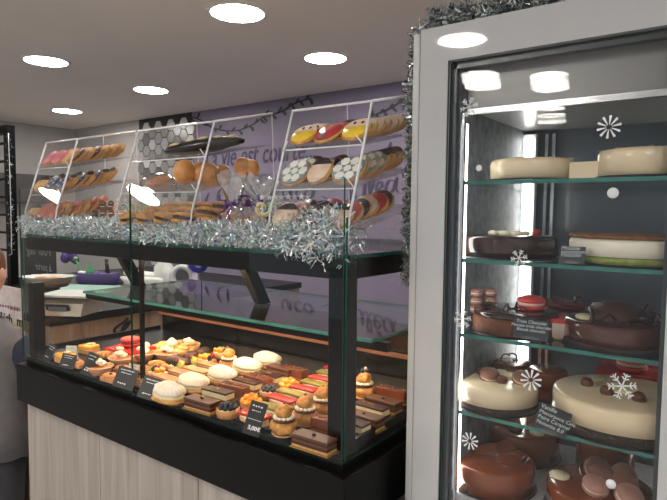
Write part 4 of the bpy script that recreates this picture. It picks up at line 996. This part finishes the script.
fridge_sign('dark card reading Trois Chocolat in front of the chocolate gateau', 513, 548, 318, 337, 1.131, [('Trois Chocolat', 'CENTER', 1), ('Mousse trois chocolat', 'CENTER', .9), ('Biscuit chocolat', 'CENTER', .9)], .0098)
fridge_sign('tilted slate with four handwritten lines between the ivory cakes', 532, 565, 403, 429, 1.131, [('Vanille', 'LEFT', 1), ('Mascarpone Café', 'LEFT', .85), ('Poire Caramel', 'LEFT', .9), ('Noisette 8.0', 'LEFT', .9)], .0118, -.22)
fridge_sign('small slate with handwritten lines in front of the white cake', 559, 585, 246, 263, 1.131, [('Mousse', 'LEFT', 1), ('mascarpone', 'LEFT', .9), ('Pistache', 'LEFT', 1)], .011, .02)
# snowflake stickers
stick_m = mat('white_sticker', (236, 238, 240), .5, .02)
def flake(label, px, py, r, style):
    p = ony(px, py, YG-.0012); b = B()
    for k in range(6 if style else 10):
        a = k*(PI/3 if style else PI/5)+.2; X = T_((0, 0, 0), (PI/2, 0, 0)) @ Euler((0, 0, a)).to_matrix().to_4x4()
        if style:
            b.box((r*.5, 0, 0), (r, r*.09, .0008), T=X)
            for q in (.5, .78):
                for s in (-1, 1): b.box((r*q+r*.1, s*r*.12, 0), (r*.32, r*.075, .0008), rot=(0, 0, s*.9), T=X)
        else: b.prism([(r*.22, -r*.03), (r*.95, -r*.11), (r, 0), (r*.95, r*.11), (r*.22, r*.03)], .0008, T=X)
    o = obj('snowflake_sticker', b, stick_m); o.location = p; tag(o, label, 'sticker', 'snowflake stickers on the fridge door')
for a in (('white starburst snowflake sticker level with the top shelf cakes', 609, 127, .0205, 0), ('white branching snowflake sticker over the second shelf edge', 519, 258, .016, 1),
          ('white branching snowflake sticker at the left edge of third shelf', 462.5, 319, .019, 1), ('white starburst snowflake sticker over the left ivory cake', 531, 380, .021, 0),
          ('white branching snowflake sticker over the red square cake, fourth shelf', 622, 386, .0235, 1), ('white starburst snowflake sticker near the fridge floor at left', 470, 441, .0185, 0),
          ('white branching snowflake sticker at the top left of door', 469, 107, .019, 1)): flake(*a)
for lb, px, py, rr in (('round white dot sticker under the right top shelf cake', 613, 193, .0095), ('round white dot sticker left of the top ivory cake', 479, 168, .0065), ('round white dot sticker on the bottom right caramel cake', 611, 484, .0085)):
    p = ony(px, py, YG-.0012); o = obj('dot_sticker', B().lathe([(0, 0), (rr, 0), (rr, .0008), (0, .0008)], 24, T=T_((0, 0, 0), (PI/2, 0, 0))), stick_m); o.location = p; tag(o, lb, 'sticker')
p0 = ony(414, 27, YG); p1 = ony(540, 4, YG); 
tinsel('grey tinsel garland lying along the top of the fridge', [(FX0+.01, YG+.03, FT+.028), (-.45, YG+.045, FT+.022), (-.3, YG+.05, FT+.026), (-.16, YG+.06, FT+.022), (-.05, YG+.05, FT+.026)], .034, 9000, t_dark, .0024, 8)
tinsel('grey tinsel garland hanging down the left side of the fridge', [(FX0-.012, YG+.045, FT+.02), (FX0-.03, YG+.05, 1.72), (FX0-.028, YG+.05, 1.58), (FX0-.034, YG+.05, 1.45), (FX0-.03, YG+.05, 1.34), (FX0-.036, YG+.05, 1.265)], .03, 10000, t_dark, .0024, 9)

# ------------------------------------------------------------------ staff counter on the left and what stands on it
CX0, CX1, CY0, CY1, CZ = -3.9, -2.30, 1.15, 2.75, .975
t = thing('staff_counter', 'low oak staff counter with black top, left of the display case', 'counter', ((CX0+CX1)/2, (CY0+CY1)/2, 0))
obj('cabinet_body', B().box((0, 0, .47), (CX1-CX0-.02, CY1-CY0-.02, .94)), wood_warm, t)
obj('worktop', B().box((0, 0, .9575), (CX1-CX0, CY1-CY0, .035), bev=.003), black_metal, t)
steel = mat('warm_steel', (176, 166, 152), .35, .06, 40, metal=.6)
p = onz(56, 318, CZ)
t = thing('kitchen_scale', 'silver weighing scale with a dark display on the staff counter', 'scale', (p.x-.03, p.y+.07, CZ), (0, 0, .5)); t.scale = (.8, .8, .8)
obj('scale_body', B().prism([(-.1, 0), (.1, 0), (.1, .075), (.02, .085), (-.075, .06)], .26, T=Matrix(((0, 0, 1, -.13), (1, 0, 0, 0), (0, 1, 0, .012), (0, 0, 0, 1)))), steel, t)
obj('weighing_plate', B().box((0, .05, .105), (.3, .22, .012), bev=.004), mat('pale_tray', (206, 204, 196), .4), t)
dsp = obj('display', B().box((0, -.0905, .048), (.13, .006, .048), rot=(.38, 0, 0)), mat('dark_display', (40, 42, 46), .2), t)
obj('display_frame', B().box((0, -.0945, .046), (.1, .003, .026), rot=(.38, 0, 0)), mat('lcd_grey', (120, 118, 122), .2), dsp)
for sx in (-1, 1):
    for sy in (-1, 1): obj('foot', B().lathe([(0, 0), (.015, 0), (.015, .013), (0, .013)], 12, c=(sx*.1, sy*.07, 0)), black_metal, t)
p = onz(43, 291, CZ+.03)
wick = mat('wicker', (140, 104, 76), .7, .25, 60, stretch=(1, 1, 6), bump=.6)
t = thing('bread_basket', 'wicker bread basket lined with white paper, far left counter', 'basket', (p.x, p.y+.03, CZ), (0, 0, .5)); t.scale = (.52, .52, .52)
obj('basket_body', B().lathe([(0, .1), (.15, .1), (.19, .165), (.185, .165), (.145, .105), (0, .105)], 30, sx=1.2, ruf=.015), wick, t)
obj('basket_riser', B().lathe([(0, 0), (.1, 0), (.1, .1), (0, .1)], 20), black_metal, t)
obj('paper_liner', B().lathe([(.12, .13), (.17, .172), (.2, .2)], 26, sx=1.3, ruf=.12, cap=False), paper, t)
obj('bread', B().ell((-.05, 0, .16), (.12, .06, .035), 16, 8, .15, 2).ell((.05, .03, .165), (.1, .05, .03), 16, 8, .15, 4), brio, t)
a = ony(22, 280, 1.75); c = ony(55, 240, 1.75)
t = thing('chalkboard', 'dark chalkboard with reversed white writing behind the bread basket', 'chalkboard', ((a.x+c.x)/2, 1.75, CZ))
w = c.x-a.x; h = c.z-CZ
obj('board', B().box((0, 0, h/2), (w, .012, h)), mat('chalkboard_slate', (52, 52, 54), .6, .1, 10), t)
b = B(); ww = w
for i, (s, k) in enumerate((('Pour dég', 1), ('à partir', .8), ('4,00€', .95))):
    text_b(s, .085*k, T_((w*.42, -.0075, h-.10-.095*i), (PI/2, 0, 0)), .001, .2, 1, mirror=True, b=b)
obj('chalk_writing', b, mat('dim_chalk', (170, 170, 168), .8), t)
obj('foot', B().box((0, .03, .01), (w*.8, .08, .02)), black_metal, t)
p = onz(80, 292, CZ)
o = obj('serving_board', B().box((0, 0, .012), (.36, .26, .024), bev=.006), mat('pale_green_board', (150, 190, 176), .4)); o.location = (p.x, p.y, CZ); o.rotation_euler = (0, 0, .5)
tag(o, 'pale green serving board beside the violet pouch', 'board')
p = onz(100, 287, CZ)
viol = mat('violet_fabric', (58, 40, 104), .6, .1, 30)
t = thing('gift_pouch', 'dark violet pouch holding green tissue on the staff counter', 'pouch', (p.x-.02, p.y, CZ), (0, 0, .55)); t.scale = (.66, .66, .8)
obj('pouch_body', B().lathe([(0, 0), (.11, 0), (.14, .03), (.145, .10), (.12, .105), (.1, .06), (0, .05)], 30, sx=1.35, sy=.7, wob=.06, seed=5), viol, t)
obj('side_tie', B().ell((.2, 0, .04), (.035, .02, .02), 10, 6, .2).ell((-.17, -.02, .08), (.02, .02, .03), 10, 6, .2), viol, t)
obj('green_tissue', B().lathe([(.0, .16), (.03, .12), (.045, .09), (0, .09)], 12, c=(-.07, 0, 0), wob=.2, seed=3), mat('green_tissue', (48, 150, 84), .5, .15, 40), t)
obj('white_tissue', B().ell((-.13, -.02, .1), (.05, .03, .016), 12, 6, .3, 4), paper, t)
obj('dark_bottle_neck', B().tube([(.08, .02, .08), (.07, .02, .2)], [.02, .014], 10), mat('brown_glass', (60, 42, 36), .2), t)
p = ony(70, 250, p.y)
t = thing('artificial_flower', 'violet artificial flower on a green stem above the pouch', 'flower', (p.x, p.y, CZ))
zf = p.z-CZ-.03
obj('stem', B().tube(smooth_path([(.16, 0, .02), (.12, 0, zf*.5), (.06, 0, zf*.85), (0, 0, zf)], 5), .006, 6), mat('green_stem', (64, 150, 84), .5), t)
b = B()
for i in range(9): a_ = i*2.4; b.ell((math.cos(a_)*.03, math.sin(a_)*.025, zf+.03*math.sin(i*1.7)), (.032, .024, .03), 9, 6, .2, i)
obj('petals', b, mat('violet_petals', (92, 62, 150), .6, .15, 40), t)
obj('leaf', B().ell((.055, 0, zf-.02), (.03, .012, .014), 9, 5), mat('leaf_yellow_green', (130, 170, 90), .5), t)
p = onz(147, 286, CZ)
t = thing('paper_roll_stack', 'white folded paper bags behind the slanted bracket', 'paper bags', (p.x, p.y, CZ), (0, 0, .4))
obj('paper_pad', B().box((0, 0, .03), (.28, .17, .06), bev=.02, seg=3, smooth=True), paper, t); obj('paper_fold', B().box((-.02, 0, .07), (.2, .12, .02), rot=(0, .1, .1), bev=.006), paper, t)
p = onz(164, 287, CZ)
t = thing('white_bottle', 'white upright plastic bottle in front of the hexagon tiles', 'bottle', (p.x, p.y, CZ), (0, 0, .5))
obj('bottle_body', B().lathe([(0, 0), (.05, 0), (.055, .01), (.055, .12), (.03, .15), (.03, .155), (0, .155)], 24), white_pl, t); obj('cap', B().lathe([(0, .155), (.03, .155), (.028, .18), (0, .18)], 20), white_pl, t)
p = onz(191, 289, CZ)
t = thing('tape_dispenser', 'white and blue ribbon dispenser next to violet ribbon spool', 'dispenser', (p.x, p.y, CZ), (0, 0, .6))
obj('body', B().lathe([(.045, -.02), (.07, -.02), (.07, .02), (.045, .02), (.045, -.02)], 28, T=T_((-.05, 0, .07), (PI/2, 0, 0))), white_pl, t)
obj('blue_reel', B().lathe([(0, -.02), (.055, -.025), (.055, .025), (0, .02)], 24, T=T_((.04, 0, .15), (PI/2, 0, .5))), mat('blue_plastic', (44, 70, 170), .3), t)
obj('white_hub', B().lathe([(0, -.028), (.025, -.03), (.025, .03), (0, .028)], 20, T=T_((.04, 0, .15), (PI/2, 0, .5))), white_pl, t)
obj('stand', B().box((.03, 0, .05), (.03, .05, .1), bev=.005), white_pl, t)
obj('base', B().box((0, 0, .006), (.2, .1, .012), bev=.003), black_metal, t)
p = onz(200, 291, CZ)
t = thing('ribbon_spool', 'bright violet ribbon spool lying near the right end of counter', 'ribbon', (p.x, p.y-.06, CZ), (0, 0, .3))
obj('spool', B().lathe([(.02, 0), (.075, 0), (.075, .006), (.065, .008), (.065, .04), (.075, .042), (.075, .048), (.02, .048), (.02, 0)], 26), mat('bright_violet', (150, 84, 210), .35), t)
obj('loose_ribbon', B().tube(smooth_path([(.06, 0, .03), (.11, .02, .04), (.15, -.02, .02), (.2, 0, .006)], 5), .006, 5), violet, t)
# cable
p = [onx(q[0], q[1], CX1+.012) for q in ((128, 318), (124, 322), (118, 326), (114, 331), (119, 333), (126, 328), (130, 321), (124, 326), (121, 334))]
o = obj('power_cable', B().tube(smooth_path(p, 5), .006, 6), black_metal); tag(o, 'black looped cable hanging against the oak counter side', 'cable')

# black grid partition at the far left
gx = ony(11, 200, 1.55).x
t = thing('grid_partition', 'black metal grid partition with square openings at the left edge', 'partition', (gx-.35, 1.55, 0))
zt = ony(11, 125, 1.55).z
for x in (.35, -.35): obj('upright', B().box((x, 0, (zt+CZ)/2), (.045, .045, zt-CZ)), black_metal, t)
obj('top_bar', B().box((0, 0, zt-.0225), (.66, .045, .045)), black_metal, t)
for i in range(7): obj('cross_bar', B().box((0, 0, zt-.10-i*.105), (.66, .014, .014)), black_metal, t)
for x in (-.12, .12): obj('vertical_bar', B().box((x, 0, (zt+CZ)/2), (.012, .012, zt-CZ-.05)), black_metal, t)
tinsel('thin dark tinsel strand beside the black grid partition post', [(gx+.035, 1.53, zt-.05), (gx+.04, 1.53, zt-.4), (gx+.035, 1.53, zt-.75)],   .024, 130, t_dark, .0016, 31, .2, .002)
a = ony(-30, 328, 1.105); c = ony(22, 289, 1.105)
t = thing('shop_banner', 'white and yellow printed banner reading iléth at the left edge', 'banner', ((a.x+c.x)/2, 1.105, a.z))
w = c.x-a.x; h = c.z-a.z
obj('banner_sheet', B().box((0, 0, h*.68), (w, .006, h*.64)), mat('banner_white', (226, 216, 214), .6), t)
obj('yellow_strip', B().box((0, 0, h*.18), (w, .006, h*.36)), mat('banner_yellow', (214, 210, 150), .6), t)
obj('stand', B().box((0, .014, -a.z/2), (w*.6, .02, a.z)), black_metal, t)
q0 = ony(0, 321, 1.102)
b = text_b('iléth  m', .062, Matrix.Translation((q0.x-t.location.x, -.005, q0.z-.0-t.location.z)) @ Euler((PI/2, 0, 0)).to_matrix().to_4x4(), .002)
xs_ = [v[0] for v in b.v]; k = (ony(22, 310, 1.102).x-q0.x)/(max(xs_)-min(xs_)); b.v = [(min(xs_)+(x-min(xs_))*k, y, z) for x, y, z in b.v]
obj('lettering', b, ink2, t)
b = scribble(B(), q0.x-t.location.x, w*.48, h*.62, .02, 1, Matrix.Translation((0, -.004, 0)) @ Euler((PI/2, 0, 0)).to_matrix().to_4x4(), 3)
obj('script_line', b, mat('mauve_ink', (150, 90, 120), .6), t)
t = thing('wall_cabinet', 'dark cabinet fixed to the grey left wall behind the left rack', 'cabinet', (X0+.2, 2.2, 1.5))
obj('cabinet_body', B().box((0, 0, .12), (.38, 1.5, .28)), mat('charcoal_panel', (66, 64, 64), .5), t)
for i in range(2): obj('cabinet_door', B().box((.195, -.37+.74*i, .12), (.01, .72, .26)), mat('charcoal_panel', (66, 64, 64), .5), t)

# ------------------------------------------------------------------ child in a grey shirt, cut by the left edge
skin = mat('skin', (226, 172, 142), .5, .06, 20, sss=.1)
shirt = mat('grey_jersey', (118, 115, 117), .85, .06, 30, bump=.2, bscale=120)
navy = mat('navy_sleeve', (44, 48, 70), .85, .08, 30, bump=.2, bscale=120)
trous = mat('dark_trousers', (62, 62, 66), .85, .08, 30)
hair_m = mat('auburn_hair', (120, 70, 44), .6, .25, 60, stretch=(1, 1, .2))
def skinned(name, joints, edges, m, parent, sub=2):
    me = bpy.data.meshes.new(name); me.from_pydata([j[:3] for j in joints], edges, [])
    o = bpy.data.objects.new(name, me); COL.objects.link(o); o.parent = parent
    sk = o.modifiers.new('skin', 'SKIN'); sk.use_smooth_shade = True
    for i, j in enumerate(joints):
        r = j[3]; me.skin_vertices[0].data[i].radius = r if isinstance(r, tuple) else (r, r)
    me.skin_vertices[0].data[0].use_root = True
    sb = o.modifiers.new('smooth', 'SUBSURF'); sb.levels = sub; sb.render_levels = sub
    dg = bpy.context.evaluated_depsgraph_get(); nm = bpy.data.meshes.new_from_object(o.evaluated_get(dg))
    o.modifiers.clear(); o.data = nm; nm.materials.clear(); nm.materials.append(m); bpy.data.meshes.remove(me); return o
hc = ony(-18, 272, .95)
ch = thing('person', 'child in a grey shirt with navy sleeves at the left edge', 'person', (hc.x, hc.y, 0), (0, 0, .64))
HZ = hc.z
J = [(0, 0, .56, .085), (0, 0, .70, (.1, .075)), (0, 0, .84, (.105, .075)), (0, 0, .93, (.085, .06)), (0, 0, .99, .042), (0, 0, 1.05, .045),
     (.065, 0, .5, .07), (.07, .01, .28, .05), (.072, -.01, .07, .036), (.075, .07, .035, .034), (.075, .12, .025, .028),
     (-.065, 0, .5, .07), (-.07, .01, .28, .05), (-.072, -.01, .07, .036), (-.075, .07, .035, .034), (-.075, .12, .025, .028),
     (.13, 0, .91, .045), (.205, .01, .77, .036), (.12, .11, .68, .028), (-.13, 0, .91, .045), (-.18, 0, .74, .036), (-.175, .09, .60, .028)]
Eg = [(0, 1), (1, 2), (2, 3), (3, 4), (4, 5), (0, 6), (6, 7), (7, 8), (8, 9), (9, 10), (0, 11), (11, 12), (12, 13), (13, 14), (14, 15), (3, 16), (16, 17), (17, 18), (3, 19), (19, 20), (20, 21)]
for s, wr in ((1, (.12, .11, .68)), (-1, (-.175, .09, .60))):
    base = 18 if s > 0 else 21; x, y, z = wr
    k = len(J); J.append((x, y+.03, z-.035, .024)); Eg.append((base, k))
    for f in range(4):
        L = (.026, .030, .028, .022)[f]; k1 = len(J); xx = x+(f-1.5)*.013
        J += [(xx, y+.045, z-.06, .0075), (xx, y+.052, z-.06-L*.6, .0065), (xx, y+.048, z-.06-L*1.1, .0055)]
        Eg += [(k, k1), (k1, k1+1), (k1+1, k1+2)]
    k1 = len(J); J += [(x-s*.026, y+.05, z-.04, .008), (x-s*.03, y+.066, z-.062, .0065)]; Eg += [(k, k1), (k1, k1+1)]
body = skinned('body', J, Eg, skin, ch, 1)
hd_ = B().ell((0, .005, HZ), (.077, .092, .108), 26, 18)
hd_.ell((0, .097, HZ-.012), (.012, .016, .016), 10, 7); 
for s in (-1, 1): hd_.ell((s*.077, -.004, HZ-.01), (.012, .022, .03), 10, 8)
hd_.ell((0, .075, HZ-.062), (.03, .02, .028), 12, 8)
obj('head', hd_, skin, ch)
for s in (-1, 1): obj('eye', B().ell((s*.03, .088, HZ+.002), (.012, .008, .009), 12, 8), mat('eye_white', (236, 232, 226), .2), ch); obj('iris', B().ell((s*.03, .0945, HZ+.002), (.005, .003, .005), 10, 6), mat('iris_brown', (60, 40, 30), .2), ch)
obj('mouth', B().ell((0, .094, HZ-.05), (.02, .005, .005), 12, 6), mat('lip', (180, 96, 90), .5), ch)
obj('hair', B().ell((0, -.012, HZ+.03), (.085, .094, .095), 26, 16, .06, 3, zcut=-.03).ell((0, -.05, HZ-.01), (.078, .06, .085), 20, 12, .06, 5), hair_m, ch)
obj('shirt', B().lathe([(.07, .985), (.1, .955), (.145, .925), (.15, .88), (.135, .76), (.14, .6), (.155, .45), (.15, .45), (.13, .6), (.1, .9), (.06, .97), (.07, .985)], 30, sx=1.12, sy=.72, wob=.03, seed=2), shirt, ch)
for s in (1, -1):
    skinned('sleeve', [(.11, 0, .915, .064), (.17, .0, .845, .064), (.207, .012, .765, .062), (.175, .06, .715, .054), (.135, .1, .69, .046)] if s > 0 else [(s*.12, 0, .915, .058), (s*.165, 0, .83, .052), (s*.188, .0, .735, .046), (s*.188, .06, .65, .04), (s*.19, .085, .615, .038)], [(0, 1), (1, 2), (2, 3), (3, 4)], navy, ch, 2)
for s in (1, -1):
    skinned('trouser_leg', [(s*.05, 0, .54, .092), (s*.068, .005, .4, .078), (s*.072, .01, .25, .064), (s*.073, -.005, .07, .052)], [(0, 1), (1, 2), (2, 3)], trous, ch, 2)
    obj('shoe', B().ell((s*.075, .05, .035), (.045, .1, .04), 16, 10, zcut=-.034), black_metal, ch)

# ------------------------------------------------------------------ daylight from the shop front behind the camera
W = bpy.data.worlds.new('world'); SC.world = W; W.use_nodes = True
W.node_tree.nodes['Background'].inputs[0].default_value = (.86, .93, 1.0, 1); W.node_tree.nodes['Background'].inputs[1].default_value = .38
SC.view_settings.view_transform = 'Standard'; SC.view_settings.look = 'None'; SC.view_settings.gamma = 1; SC.view_settings.use_curve_mapping = False
SC.view_settings.exposure = 0.6
SC.cycles.transparent_max_bounces = 40
SC.cycles.max_bounces = 10
SC.cycles.sample_clamp_indirect = 6
